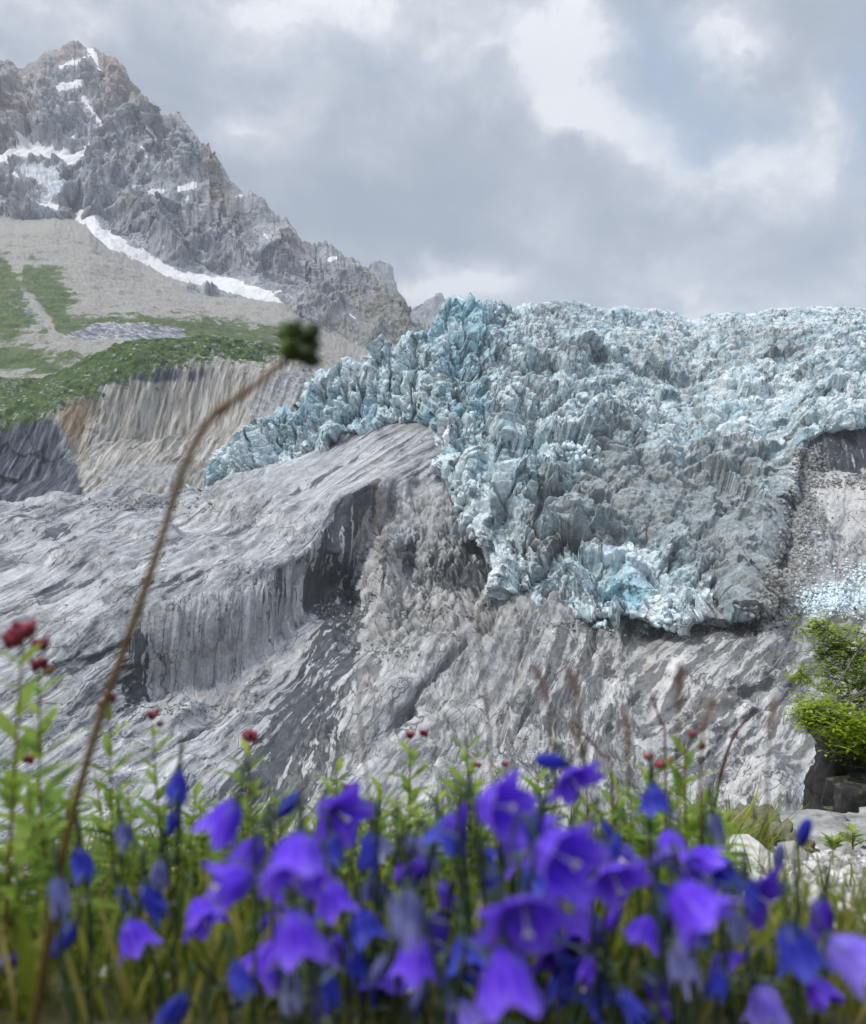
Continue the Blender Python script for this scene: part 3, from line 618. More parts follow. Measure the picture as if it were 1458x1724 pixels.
wet_shade = wet_shade + 1.1 * cliff2 * sstep(px, 1330, 1350) + .4 * region(px, py, 60, 890, 90, 30) + .5 * region(px, py, 120, 985, 120, 12) + .45 * region(px, py, 480, 1000, 40, 40) + .5 * region(px, py, 540, 735, 150, 14)
schist = .6 * region(px, py, 1345, 930, 36, 60) + .45 * sstep(px + .3 * (py - 1100), 860, 960) * sstep(py, 1020, 1050) * sstep(py, 1420, 1240) + .22 * region(px, py, 1250, 1180, 220, 50)
ochre = region(px, py, 640, 860, 9, 60) * .9 + .4 * region(px, py, 615, 880, 12, 40)
pale = 1.1 * region(px, py, 1430, 860, 70, 50) + .9 * region(px, py, 1400, 815, 50, 14) + .8 * region(px, py, 1430, 1000, 80, 50) + .55 * region(px, py, 1250, 1300, 100, 90) + .5 * region(px, py, 230, 905, 70, 18) + .4 * region(px, py, 330, 850, 90, 12) + .3 * region(px, py, 740, 1080, 90, 40) + .35 * region(px, py, 130, 870, 100, 20)
pale = pale - .7 * region(px, py, 1345, 920, 40, 40)
warm = sstep(px, 560, 700) * sstep(py, 850, 950) * .6 + .2 * butt + .5 * region(px, py, 350, 860, 200, 30)
M_ROCK = mat_rock()
tag(grid_object('rock_slope', P, M_ROCK, {'slab': slab, 'low': low, 'right': right, 'cliff': np.clip(cliff, 0, 1), 'wet_shade': np.clip(wet_shade, 0, 1), 'schist': np.clip(schist, 0, 1), 'ochre': np.clip(ochre, 0, 1), 'pale': np.clip(pale, 0, 1), 'warm': np.clip(warm, 0, 1)}),
    'ice-polished grey rock slabs and cliffs below the glacier', 'rock slope', 'structure')

# ------------------------------------------------------------------ glacier
def mat_ice():
    m, nt = material('glacier_ice'); p = nt.pos()
    big = nt.noise(p, .018, 5, .6); med = nt.noise(p, .07, 7, .62); fine = nt.noise(p, .45, 6, .7)
    lay = nt.node('ShaderNodeCombineXYZ', {0: nt.vec('DOT_PRODUCT', p, (.012, .02, 0)), 1: nt.vec('DOT_PRODUCT', p, (.12, .10, .42)), 2: nt.vec('DOT_PRODUCT', p, (.02, -.012, 0))}).outputs[0]
    ln = nt.noise(nt.vec('ADD', lay, nt.vec('SCALE', nt.noise(p, .02, 3, out='Color'), 3.0)), 1.0, 5, .65)
    ice = nt.ramp(nt.math('ADD', nt.math('MULTIPLY', med, .6), nt.math('MULTIPLY', nt.attr('cell'), .4)), [(.25, (.20, .35, .41)), (.38, (.44, .57, .61)), (.53, (.66, .745, .765)), (.70, (.85, .885, .89))])
    blue = nt.math('ADD', nt.attr('blue'), nt.math('MULTIPLY', nt.math('SUBTRACT', big, .5), 1.6))
    ice = nt.mix(nt.step(blue, .42, .75), ice, nt.ramp(med, [(.3, (.20, .40, .49)), (.7, (.46, .63, .68))]))
    # summer layers of dust
    lm = nt.math('MULTIPLY', nt.step(ln, .53, .63), nt.math('MULTIPLY', nt.attr('layer'), .8))
    ice = nt.mix(lm, ice, nt.mix(.35, (.15, .165, .165), ice))
    grit = nt.step(nt.math('ADD', nt.math('MULTIPLY', nt.noise(p, .22, 8, .72), 1.0), nt.math('MULTIPLY', nt.attr('dirt'), .2)), .55, .7)
    ice = nt.mix(nt.math('MULTIPLY', grit, .6), ice, nt.ramp(fine, [(.3, (.12, .135, .135)), (.7, (.30, .32, .32))]))
    wp_ = nt.vec('ADD', nt.vec('MULTIPLY', p, (1, 1, .7)), nt.vec('SCALE', nt.noise(p, .05, 5, .6, out='Color'), 14.0))
    l1 = nt.math('ABSOLUTE', nt.math('SUBTRACT', nt.noise(wp_, .045, 5, .55), .5)); l2 = nt.math('ABSOLUTE', nt.math('SUBTRACT', nt.noise(wp_, .13, 4, .6), .5))
    seam = nt.math('MAXIMUM', nt.step(l1, .026, .005), nt.math('MULTIPLY', nt.step(l2, .03, .006), .7))
    ice = nt.mix(nt.math('MULTIPLY', seam, nt.math('MULTIPLY', nt.step(big, .32, .55), .85)), ice, (.10, .125, .13))       # dirt in the old fractures
    ds = nt.math('ADD', nt.attr('dirt'), nt.math('ADD', nt.math('MULTIPLY', nt.math('SUBTRACT', med, .5), 2.6), nt.math('MULTIPLY', nt.math('SUBTRACT', fine, .5), 1.6)))
    dcol = nt.ramp(fine, [(.3, (.10, .112, .111)), (.5, (.215, .236, .234)), (.7, (.43, .46, .46))])
    dm = nt.step(ds, .5, .95)
    col = nt.mix(nt.math('MULTIPLY', dm, .8), ice, dcol)
    white = nt.step(nt.math('ADD', nt.attr('white'), nt.math('MULTIPLY', nt.math('SUBTRACT', fine, .5), 1.3)), .45, .65)
    col = nt.mix(white, col, (.80, .86, .88))
    finish(nt, col, nt.mix(dm, (.42,) * 3, (.85,) * 3), [(med, .3, 2.0), (fine, .5, .7), (ln, .4, .6)], spec=.3); return m
G_TOP = [(325, 842), (336, 815), (345, 790), (362, 772), (380, 760), (402, 750), (425, 740), (440, 712), (470, 694), (500, 694), (512, 684), (520, 648), (535, 630), (565, 614), (600, 606), (620, 612), (627, 590), (632, 575), (645, 580),
         (655, 584), (665, 596), (672, 582), (685, 568), (696, 566), (705, 558), (722, 562), (730, 552), (742, 520), (758, 505), (775, 503), (793, 497), (808, 506), (830, 508), (853, 512), (878, 519), (893, 512), (920, 508), (953, 505), (980, 508), (998, 515), (1023, 520), (1048, 514), (1078, 519), (1100, 520), (1123, 519), (1143, 527), (1158, 537), (1175, 536), (1193, 529), (1230, 526), (1268, 527), (1298, 519), (1340, 517), (1378, 516), (1458, 518), (1600, 530), (1850, 560)]
G_BOT = [(325, 846), (340, 826), (380, 822), (420, 812), (470, 792), (540, 765), (600, 735), (640, 716), (690, 706), (706, 716), (718, 745), (732, 785), (752, 806), (764, 850), (790, 882), (812, 900), (824, 940), (834, 985), (850, 1010), (870, 1020), (900, 1040), (960, 1046), (1010, 1042), (1060, 1032), (1100, 1046), (1150, 1056), (1200, 1046), (1260, 1036), (1285, 1020), (1302, 975), (1318, 915), (1330, 850), (1342, 790), (1354, 752), (1380, 728), (1420, 716), (1458, 714), (1600, 730), (1850, 760)]
GX0, GX1 = 325, 1850
_x = np.linspace(GX0, GX1, 6000); _a = np.concatenate([[0], np.cumsum(np.hypot(np.diff(_x), .45 * np.diff(line(G_BOT, _x))))])
xs = np.interp(np.linspace(0, _a[-1], S_(1500)), _a, _x); top = line(G_TOP, xs); bot = line(G_BOT, xs)
tY = line([(325, 772), (440, 790), (560, 800), (700, 800), (793, 850), (953, 950), (1158, 1080), (1458, 1060), (1850, 1060)], xs)
bY = line([(325, 764), (420, 752), (540, 742), (640, 738), (706, 720), (732, 650), (764, 602), (812, 575), (834, 535), (850, 512), (900, 492), (960, 470), (1010, 462), (1100, 452), (1150, 448), (1260, 455), (1285, 470), (1302, 508), (1318, 552), (1330, 598), (1342, 628), (1354, 648), (1458, 655), (1850, 670)], xs)
rowsP = []
def grow(t): return at3(xs, top * (1 - t) + bot * t, bY + (tY - bY) * (1 - t) ** 1.6)
nb = S_(20)
for i in range(nb):                              # the surface going back behind the crest
    t = i / nb; rowsP.append(at3(xs, top + (1 - t) ** 1.5 * 70, tY + (1 - t) * 420))
nm = S_(680)
for i in range(nm + 1): rowsP.append(grow((i / nm) ** .92))
for i in range(1, 9):                            # the foot turns under and back to the rock
    rowsP.append(at3(xs, bot + 3 * min(i, 3), bY + i * 4))
P = np.stack(rowsP, 0); N = normals(P); N = N * .75 + np.array((0, -.55, .1)); N /= np.linalg.norm(N, axis=2, keepdims=True)
px, py = unproject(P); sh = px.shape; q = P.reshape(-1, 3); set_warp(P, 60, 75)
wv = np.stack([fbm(q / 60, 5, 201, .6), fbm(q / 60, 5, 202, .6), fbm(q / 60, 5, 203, .6)], -1); qw = q + 13 * wv
ridge = np.clip(1.2 * sstep(px + .35 * (py - 620), 900, 800) * sstep(py, 740, 690), 0, 1)           # tall fins of the left edge
icefall = np.clip(sstep(py, 535, 600), 0, 1)
topm = 1 - icefall
rg, tp = ridge.ravel(), topm.ravel()
def shards(w, st, size, seed, kind='tower', tilt=.55):
    """angular blocks whose tops are tilted planes."""
    p_ = (q + w * wv) * np.array(st, f32) / size; h, e, c = crystal(p_, seed, kind); t, te, tc = facet(p_ * .8 + 7, seed + 50, 1.4)
    return h - .55 + tilt * t, e, c
h1, e1, c1 = shards(26, (1, .8, .34), 34, 231); h2, e2, c2 = shards(14, (1, .8, .4), 16, 232); h3, e3, c3 = shards(7, (1, .9, .55), 7.5, 233, 'any'); h4, e4, c4 = shards(3, (1, 1, .8), 3.4, 234, 'any')
v1, ve1, vc1 = shards(12, (1, .7, .16), 17, 235, tilt=.3); v2, ve2, _ = shards(6, (1, .7, .2), 7.5, 236)
crev = fbm((qw @ np.array([[.86, -.5, 0], [.5, .86, 0], [0, 0, 1]], f32)) * np.array((.3, 1, .9), f32) / 34, 4, 221, ridged=True)
dn = sstep(fbm(q / 45, 3, 241), -.1, .5)
rg, tp = ridge.ravel(), topm.ravel()
dirt = (.75 * region(px, py, 1080, 830, 120, 55) + .6 * region(px, py, 1200, 900, 150, 80) + .5 * region(px, py, 1040, 770, 60, 70) + .7 * region(px, py, 980, 900, 100, 40) + .65 * region(px, py, 1270, 960, 90, 70) + .65 * region(px, py, 930, 990, 45, 60)
        + .4 * region(px, py, 950, 530, 70, 25) + .4 * region(px, py, 900, 620, 50, 60) + .25 * region(px, py, 1150, 600, 220, 50) + .45 * region(px, py, 830, 740, 30, 60) + .3 * region(px, py, 900, 860, 60, 60) + .2 * sstep(px, 760, 900)
        + .5 * region(px, py, 1200, 1025, 120, 25) + .35 * region(px, py, 1300, 560, 90, 40) + .3 * region(px, py, 1250, 780, 100, 70))
dirt = dirt + .38 * np.clip(fbm(q / 70, 4, 297).reshape(sh), 0, 1) * sstep(px, 740, 860) + .12 * sstep(px, 900, 1000) * sstep(py, 540, 620)
dirt = dirt - .25 * ridge + .12 * region(px, py, 1150, 850, 180, 100)
dirt = dirt - 1.4 * region(px, py, 1050, 970, 92, 74) - .5 * region(px, py, 1020, 1010, 60, 40) - .4 * region(px, py, 1330, 660, 110, 50) - .6 * region(px, py, 790, 840, 50, 60)
amp = np.clip(1 - 1.0 * np.clip(region(px, py, 1090, 830, 120, 60) + region(px, py, 1270, 900, 90, 120) + .6 * region(px, py, 1180, 880, 90, 40) + .85 * np.exp(-(((px - 1070) / 50) ** 2 + ((py - 965) / 62) ** 2) ** 2), 0, 1).ravel(), 0, 1)
low = fbm(q * np.array((1, 1, .6), f32) / 95, 3, 285)
rgh = .35 + .65 * sstep(fbm(q / 38, 3, 291), -.25, .2)                 # some faces stay smooth, others are shattered
h3 = h3 * rgh; h4 = h4 * rgh; h2 = h2 * (.6 + .4 * rgh)
fall = 29 * h1 - 13 * np.exp(-e1 * 22) + 11 * h2 - 3.5 * np.exp(-e2 * 22) + 4.6 * h3 + 2.0 * h4 + 24 * low
spire = 25 * v1 - 15 * np.exp(-ve1 * 18) + 7 * v2 - 3.5 * np.exp(-ve2 * 16) + 3.0 * h3 + 1.5 * h4 + 14 * low
flat = 6 * (crev - .5) + 6 * h2 + 4 * h3 + 2 * h4 - 2.5 * np.exp(-e2 * 16)
soft = 11 * h1 + 7 * h2 + 3.6 * h3 + 1.8 * h4 + 18 * low
rt_ = (sstep(px, 940, 1080) * sstep(py, 800, 720)).ravel(); fall = fall * (1 - .5 * rt_) + rt_ * 5 * (mridge((q + 14 * wv) / 30, 4, 295, .5) - .4)      # gentler, folded ice at the right
d = fall * amp + soft * (1 - amp)
d = d * (1 - rg) + spire * rg; d = d * (1 - tp * (1 - .6 * rg)) + flat * tp * (1 - .6 * rg)
foot = np.ones(sh); foot[nb + nm + 1:] = .3
fade = np.clip((py - top) / 9, .25, 1) * foot
slope_ = np.abs(np.gradient(bot, xs)); ker = np.exp(-((xs[:, None] - xs[None]) / 9) ** 2); slope_ = (ker * slope_[None]).sum(1) / ker.sum(1)
tt = np.clip((py - top) / (bot - top + 1e-6), 0, 1); calm = 1 - .7 * np.clip((slope_ - 1.2) / 2.5, 0, 1)[None] * sstep(tt, .3, .65)
d = d.reshape(sh) * fade * calm
P = P + N * d[..., None]
# pinnacles along the crest, and big leaning towers lower down
lift = (rg * 15 * np.maximum(fbm(q * np.array((1, .5, .05), f32) / 13, 3, 261), -.3)).reshape(sh) * np.exp(-((py - top) / 40) ** 2)
for (cx, cy, rx, ry, a) in [(865, 780, 30, 90, 6), (1055, 960, 70, 70, -6), (1140, 1010, 30, 50, 6), (890, 720, 26, 60, -12), (1420, 660, 60, 45, 12), (905, 830, 11, 60, -12)]:
    d2 = a * np.exp(-(((px - cx + WARP[0][0] * .5) / rx) ** 2 + ((py - cy) / ry) ** 2) ** 2); P = P + N * d2[..., None]
P[..., 2] += lift
P = P + N * (.5 * fbm(P.reshape(-1, 3) / 2.5, 3, 271)).reshape(sh)[..., None]
blue = .4 * ridge + .95 * region(px, py, 1060, 965, 70, 62) + .5 * region(px, py, 780, 540, 60, 50) + .35 * region(px, py, 890, 730, 25, 70) + .25 * region(px, py, 600, 720, 200, 90) + .3 * region(px, py, 800, 840, 60, 60)
layer = np.clip(topm + .9 * ridge + .45, 0, 1)
white = .55 * region(px, py, 1300, 660, 110, 60) + .5 * region(px, py, 975, 760, 30, 25) + .5 * region(px, py, 560, 790, 120, 20) + .5 * region(px, py, 1000, 1020, 60, 30) 
cell = np.clip(.5 * c2 + .3 * c1 + .2 * c3 + .5 * rg * (vc1 - c2), 0, 1).reshape(sh)
M_ICE = mat_ice()
tag(grid_object('glacier', P, M_ICE, {'dirt': np.clip(dirt, 0, 1), 'blue': np.clip(blue, 0, 1), 'layer': layer, 'white': np.clip(white, 0, 1), 'cell': cell}),
    'blue and dirt-streaked glacier icefall breaking over the rock', 'glacier', 'structure')

# ================================================================== THE LEDGE IN FRONT
WARP[0] = None
RN = random.Random(11)
def ground_z(x, y):
    y = np.asarray(y, float); x = np.asarray(x, float)
    z = np.interp(y, [-6, 0, 3.4, 4.4, 8, 40, 260, 330], [.5, -.10, -.10 - .36 * 3.4, -2.1, -6.5, -38, -122, -125])
    q = np.stack([x, y, 0 * x], -1); b = np.clip((np.abs(y) + .2) / 6, .02, 1)
    return z + (.035 * np.clip(np.abs(y), .4, 2) * fbm(q * 1.3, 3, 301).reshape(x.shape) + .006 * fbm(q * 9, 3, 302).reshape(x.shape) + .05 * np.clip(y - 4, 0, 60) * fbm(q / 5, 4, 303).reshape(x.shape))
def gz(x, y): return float(ground_z(np.array([x]), np.array([y]))[0])
def pt(px, py, Y): return Vector(at(px, py, Y))
def mat_ground():
    m, nt = material('stony_soil'); p = nt.pos()
    a = nt.noise(p, 14, 7, .65); v = nt.vor(p, 60); far = nt.step(nt.vec('DOT_PRODUCT', p, (0, 1, 0)), .9, 1.7)
    soil = nt.ramp(a, [(.3, (.045, .04, .018)), (.55, (.10, .092, .04)), (.72, (.20, .18, .10))])
    grv = nt.ramp(nt.node('ShaderNodeSeparateColor', {0: nt.vor(p, 60, out='Color')}).outputs[0], [(0, (.22, .215, .2)), (.6, (.44, .43, .41)), (1, (.62, .61, .59))])
    rock = nt.ramp(nt.noise(p, .6, 7, .65), [(.3, (.14, .14, .135)), (.7, (.40, .39, .375))])
    col = nt.mix(far, soil, grv); col = nt.mix(nt.step(nt.vec('DOT_PRODUCT', p, (0, 1, 0)), 4.0, 4.8), col, rock)
    finish(nt, col, .95, [(a, .4, .02), (v, .5, .006)]); return m
yy = np.concatenate([np.linspace(-6, 0, 20, endpoint=False), np.linspace(0, 4.6, 150, endpoint=False), np.geomspace(4.6, 330, 110)])
uu = np.linspace(-1, 1, 240)
Yg = np.repeat(yy[:, None], len(uu), 1); Xg = uu[None] * (2.2 + np.abs(Yg) * 1.15)
grid_o = grid_object('ground', np.stack([Xg, Yg, ground_z(Xg, Yg)], -1), mat_ground())
tag(grid_o, 'stony ledge of soil and gravel falling away to the valley', 'ground', 'structure')
# the face normals of the ground point up
def up_normals(o):
    me = o.data
    if sum(p.normal.z for p in list(me.polygons)[::97]) < 0: me.flip_normals()
up_normals(grid_o)

# ------------------------------------------------------------------ small mesh tools
class MB:
    """collects faces of one mesh; a float per vertex goes into the attribute 'tone'."""
    def __init__(s): s.v = []; s.f = []; s.t = []
    def add(s, vs, fs, tone=0.0):
        o = len(s.v); s.v += [tuple(v) for v in vs]; s.f += [tuple(i + o for i in f) for f in fs]
        s.t += list(tone) if isinstance(tone, (list, tuple)) else [tone] * len(vs)
    def tube(s, pts, rad, n=6, tone=0.0):
        pts = [Vector(p) for p in pts]; vs = []; fs = []; N = len(pts)
        if not isinstance(rad, (list, tuple)): rad = [rad] * N
        a = None
        for i, p in enumerate(pts):
            d = (pts[min(i + 1, N - 1)] - pts[max(i - 1, 0)]).normalized()
            if a is None: a = d.orthogonal().normalized()
            a = (a - d * a.dot(d)).normalized(); b = d.cross(a)
            for k in range(n):
                w = 2 * math.pi * k / n; vs.append(p + (a * math.cos(w) + b * math.sin(w)) * rad[i])
        for i in range(N - 1):
            for k in range(n): fs.append((i * n + k, i * n + (k + 1) % n, (i + 1) * n + (k + 1) % n, (i + 1) * n + k))
        fs.append(tuple(range(n))[::-1]); fs.append(tuple((N - 1) * n + k for k in range(n)))
        s.add(vs, fs, tone)
    def leaf(s, base, d, L, w, up=Vector((0, 0, 1)), curl=.3, fold=.25, tone=0.0, seg=5):
        """lanceolate leaf with a folded midrib, bending downwards."""
        d = Vector(d).normalized(); side = d.cross(up)
        side = side.normalized() if side.length > .05 else Vector((1, 0, 0)); nrm = side.cross(d)
        vs = []; fs = []
        for i in range(seg + 1):
            t = i / seg; hw = w * .5 * (math.sin(math.pi * min(1, t * .93 + .07)) ** .8) if i < seg else w * .02
            c = Vector(base) + d * (L * t) - nrm * (curl * L * t * t)
            vs += [c + side * hw + nrm * hw * fold, c, c - side * hw + nrm * hw * fold]
        for i in range(seg):
            o = i * 3; fs += [(o, o + 3, o + 4, o + 1), (o + 1, o + 4, o + 5, o + 2)]
        s.add(vs, fs, tone)
    def ball(s, c, r, d=Vector((0, 0, 1)), asp=1.5, n=8, m=6, tone=0.0, ridge=0):
        d = Vector(d).normalized(); a = d.orthogonal().normalized(); b = d.cross(a); vs = []; fs = []
        for i in range(m + 1):
            t = i / m; z = -math.cos(math.pi * t) * r * asp; rr = max(1e-5, math.sin(math.pi * t)) * r * (1.08 - .25 * t)
            for k in range(n):
                w = 2 * math.pi * k / n; q = rr * (1 + ridge * math.cos(5 * w)); vs.append(Vector(c) + d * z + (a * math.cos(w) + b * math.sin(w)) * q)
        for i in range(m):
            for k in range(n): fs.append((i * n + k, i * n + (k + 1) % n, (i + 1) * n + (k + 1) % n, (i + 1) * n + k))
        s.add(vs, fs, tone)
    def build(s, name, mat, parent=None, loc=None, origin=None):
        me = bpy.data.meshes.new(name); o = origin or Vector((0, 0, 0))
        me.from_pydata([(v[0] - o[0], v[1] - o[1], v[2] - o[2]) for v in s.v], [], s.f)
        a = me.attributes.new('tone', 'FLOAT', 'POINT'); a.data.foreach_set('value', s.t)
        me.polygons.foreach_set('use_smooth', [True] * len(s.f)); me.materials.append(mat); me.update()
        ob = link(name, me, parent)
        if loc is not None: ob.location = loc
        return ob
def empty(name, loc):
    o = bpy.data.objects.new(name, None); COL.objects.link(o); o.location = loc; o.empty_display_size = .02; return o
def bez(pts, n):
    """Catmull-Rom through the points."""
    P_ = [Vector(p) for p in pts]; P_ = [P_[0] * 2 - P_[1]] + P_ + [P_[-1] * 2 - P_[-2]]; out = []
    S = len(P_) - 3
    for i in range(n + 1):
        u = i / n * S; k = min(int(u), S - 1); t = u - k; a, b, c, d = P_[k:k + 4]
        out.append(.5 * (2 * b + (c - a) * t + (2 * a - 5 * b + 4 * c - d) * t * t + (3 * b - a - 3 * c + d) * t ** 3))
    return out

def mat_leafy(name, stops, rough=.55, trans=.3, scale=90, var=.5):
    """plant tissue: colour from the attribute tone plus fine mottling, a little light shining through."""
    m, nt = material(name); p = nt.pos()
    f = nt.math('ADD', nt.attr('tone'), nt.math('MULTIPLY', nt.math('SUBTRACT', nt.noise(p, scale, 4, .6), .5), var))
    col = nt.ramp(f, stops)
    b = nt.node('ShaderNodeBsdfPrincipled', {'Base Color': col, 'Roughness': rough, 'Specular IOR Level': .3})
    t = nt.node('ShaderNodeBsdfTranslucent', {'Color': col}); x = nt.node('ShaderNodeMixShader', {0: trans, 1: b.outputs[0], 2: t.outputs[0]})
    nt.node('ShaderNodeOutputMaterial', {'Surface': x.outputs[0]}); return m
M_LEAF = mat_leafy('fireweed_leaf', [(0, (.08, .15, .016)), (.5, (.165, .275, .025)), (1, (.36, .44, .085))], trans=.45)
M_STEMR = mat_leafy('reddish_stem', [(0, (.07, .10, .025)), (.5, (.20, .045, .03)), (1, (.28, .06, .05))], trans=.05)
M_BUD = mat_leafy('red_bud', [(0, (.11, .014, .022)), (.5, (.22, .026, .042)), (1, (.42, .10, .14))], trans=.15)
M_GRASS = mat_leafy('grass_blade', [(0, (.08, .115, .014)), (.4, (.19, .24, .026)), (.75, (.32, .32, .055)), (1, (.40, .32, .13))], scale=40, trans=.45)
M_GREY = mat_leafy('bellflower_stem', [(0, (.018, .035, .022)), (.5, (.045, .075, .04)), (1, (.10, .13, .085))], trans=.1)
M_CREAM = mat_leafy('cream_style', [(0, (.62, .58, .62)), (1, (.80, .74, .62))], trans=.2, var=.1)
M_SPIKE = mat_leafy('dark_red_stalk', [(0, (.05, .012, .018)), (1, (.16, .035, .04))], trans=.05)
M_PLUME = mat_leafy('grass_plume', [(0, (.20, .12, .10)), (.5, (.32, .21, .18)), (1, (.42, .34, .28))], trans=.4, scale=60)
M_STRAW = mat_leafy('dry_stalk', [(0, (.075, .055, .014)), (.5, (.13, .075, .022)), (1, (.17, .085, .045))], trans=.05)
M_HEAD = mat_leafy('seed_head_green', [(0, (.018, .034, .010)), (.5, (.045, .08, .018)), (1, (.11, .17, .03))], trans=.05)
def petal(name, c0, c1, c2):
    m, nt = material(name)
    p = nt.node('ShaderNodeTexCoord').outputs['Object']
    f = nt.math('ADD', nt.attr('tone'), nt.math('MULTIPLY', nt.math('SUBTRACT', nt.noise(p, 160, 4, .6), .5), .55))
    col = nt.ramp(f, [(0, c0), (.5, c1), (1, c2)])
    b = nt.node('ShaderNodeBsdfPrincipled', {'Base Color': col, 'Roughness': .5, 'Specular IOR Level': .25, 'Sheen Weight': .15})
    t = nt.node('ShaderNodeBsdfTranslucent', {'Color': col}); x = nt.node('ShaderNodeMixShader', {0: .38, 1: b.outputs[0], 2: t.outputs[0]})
    nt.node('ShaderNodeOutputMaterial', {'Surface': x.outputs[0]}); return m
M_PETAL = {'violet': petal('violet_petal', (.06, .014, .48), (.14, .038, .80), (.32, .20, .92)),
           'blue': petal('blue_petal', (.012, .012, .24), (.028, .035, .44), (.10, .13, .60)),
           'dull': petal('faded_petal', (.05, .06, .20), (.13, .14, .36), (.30, .32, .48)),
           'lilac': petal('lilac_petal', (.14, .08, .62), (.26, .18, .80), (.42, .36, .86)),
           'purple': petal('purple_petal', (.04, .01, .28), (.085, .022, .52), (.16, .07, .66))}

# ------------------------------------------------------------------ bellflowers
def bell_mesh(L, rad, flare, lobe, crumple, seed):
    """corolla along +Z from the calyx (0) to the mouth (L): five pointed lobes."""
    rr = random.Random(seed); n, m = 50, 18; mb = MB(); vs = []; tone = []
    ph = [rr.uniform(-1, 1) for _ in range(10)]
    for i in range(m + 1):
        t = i / m
        r0 = rad * (.16 + .74 * (1 - (1 - min(1, t * 1.6)) ** 2) + .10 * t)
        for k in range(n):
            w = 2 * math.pi * k / n; c5 = .5 + .5 * math.cos(5 * w); tip = max(0, (t - .52) / .48)
            ext = lobe * L * tip * (c5 ** 1.25)
            r = r0 + rad * flare * (tip ** 1.5) * (.42 + .75 * c5) + rad * .05 * (1 - tip) * math.cos(5 * w)
            z = L * t * (1 - lobe * .55) * (1 - .25 * flare * tip * t * c5) + ext * (1 - .45 * flare)
            wob = crumple * (math.sin(3 * w + ph[0] * 6) * .5 + math.sin(2 * w + t * 4 + ph[1] * 6) + .6 * math.sin(7 * w + t * 9 + ph[2] * 6))
            r *= 1 + .28 * wob; z *= 1 + .07 * crumple * math.sin(2 * w + ph[3] * 5)
            sx = crumple * L * .3 * t * t * ph[4]; sy = crumple * L * .3 * t * t * ph[5]
            vs.append((r * math.cos(w) + sx, r * math.sin(w) + sy, z)); tone.append(.34 + .26 * tip + .20 * math.cos(10 * w) * (1 - tip) + .16 * max(0, math.cos(15 * w)) + .14 * c5 * tip - .2 * (t < .12))
    fs = [(i * n + k, i * n + (k + 1) % n, (i + 1) * n + (k + 1) % n, (i + 1) * n + k) for i in range(m) for k in range(n)]
    mb.add(vs, fs, tone); return mb
def look(d):
    return Vector(d).normalized().to_track_quat('Z', 'Y')
GROUP_BELL = 'bellflowers in the foreground clump'
def bellflower(px, py, size, ang, toward, kind, colr, label, Y=None, seed=0):
    """px, py: middle of the flower; size: its length in photo pixels; ang: where the mouth points in the picture (degrees, 0 right, -90 down); toward: how far it turns to the camera."""
    Y = Y or min(.46, max(.26, 31.0 / size)); L = size * .82 * Y / F; rr = random.Random(seed * 7 + 3)
    ca, sa = math.cos(R(ang)), math.sin(R(ang)); ct, st = math.cos(R(toward)), math.sin(R(toward))
    d = Vector((ca * ct, -st, sa * ct)).normalized()
    c = pt(px, py, Y); base = c - d * (L * .5)
    gx, gy = base.x + rr.uniform(-.02, .02), base.y + rr.uniform(.0, .035); g = Vector((gx, gy, gz(gx, gy) - .004))
    root = empty('bellflower', g); tag(root, label, 'bellflower', group=GROUP_BELL)
    # stem: up from the ground, arching over into the flower
    up = base - d * (L * .55) + Vector((0, 0, L * .25)); mid = g.lerp(up, .55) + Vector((rr.uniform(-.006, .006), rr.uniform(0, .008), 0))
    pts = bez([g, g.lerp(mid, .5), mid, up, base], 14); sm = MB(); sm.tube(pts, [.0010] * 9 + [.0008] * 6, 6, .35)
    for k in range(5):
        i = rr.randint(2, 10); a = rr.uniform(0, 6.28); sm.leaf(pts[i], (math.cos(a), math.sin(a), .5), L * rr.uniform(.5, .95), L * .10, tone=rr.uniform(.2, .9), curl=.4)
    sm.build('stem', M_GREY, root, origin=g)
    q = look(d); spec = {'open': (.98, .44, .62, .46, .12), 'star': (.66, .44, 1.15, .66, .14), 'bell': (.95, .38, .44, .38, .18), 'bud': (1.0, .17, -.30, .15, .18), 'withered': (1.0, .26, .05, .42, .75)}[kind]
    if kind == 'bud':
        mb = MB(); mb.ball((0, 0, L * .5), L * .2, asp=2.5, n=20, m=12, tone=.45, ridge=.18)
    else:
        mb = bell_mesh(L * spec[0], L * spec[1], spec[2], spec[3], spec[4], seed)
    fl = mb.build('flower', M_PETAL[colr], root); fl.location = base - g; fl.rotation_mode = 'QUATERNION'; fl.rotation_quaternion = q
    cal = MB(); cal.ball((0, 0, 0), L * .13, asp=.8, n=10, m=6, tone=.3)
    for k in range(5):
        a = 2 * math.pi * k / 5 + .3; cal.leaf((math.cos(a) * L * .09, math.sin(a) * L * .09, L * .02), (math.cos(a), math.sin(a), .75), L * .42, L * .07, up=Vector((-math.cos(a), -math.sin(a), .6)), curl=-.12, tone=.55)
    cal.build('calyx', M_GREY, fl)
    if kind in ('open', 'star', 'bell'):
        st_ = MB(); zz = L * (.80 if kind != 'star' else .62); st_.tube([(0, 0, L * .05), (0, 0, zz * .5), (0, 0, zz)], [L * .02, L * .022, L * .032], 8, .1)
        for k in range(3):
            a = 2 * math.pi * k / 3; st_.ball((math.cos(a) * L * .045, math.sin(a) * L * .045, zz + L * .02), L * .042, (math.cos(a), math.sin(a), .7), 1.3, 8, 5, .85)
        st_.build('style', M_CREAM, fl)
    return root
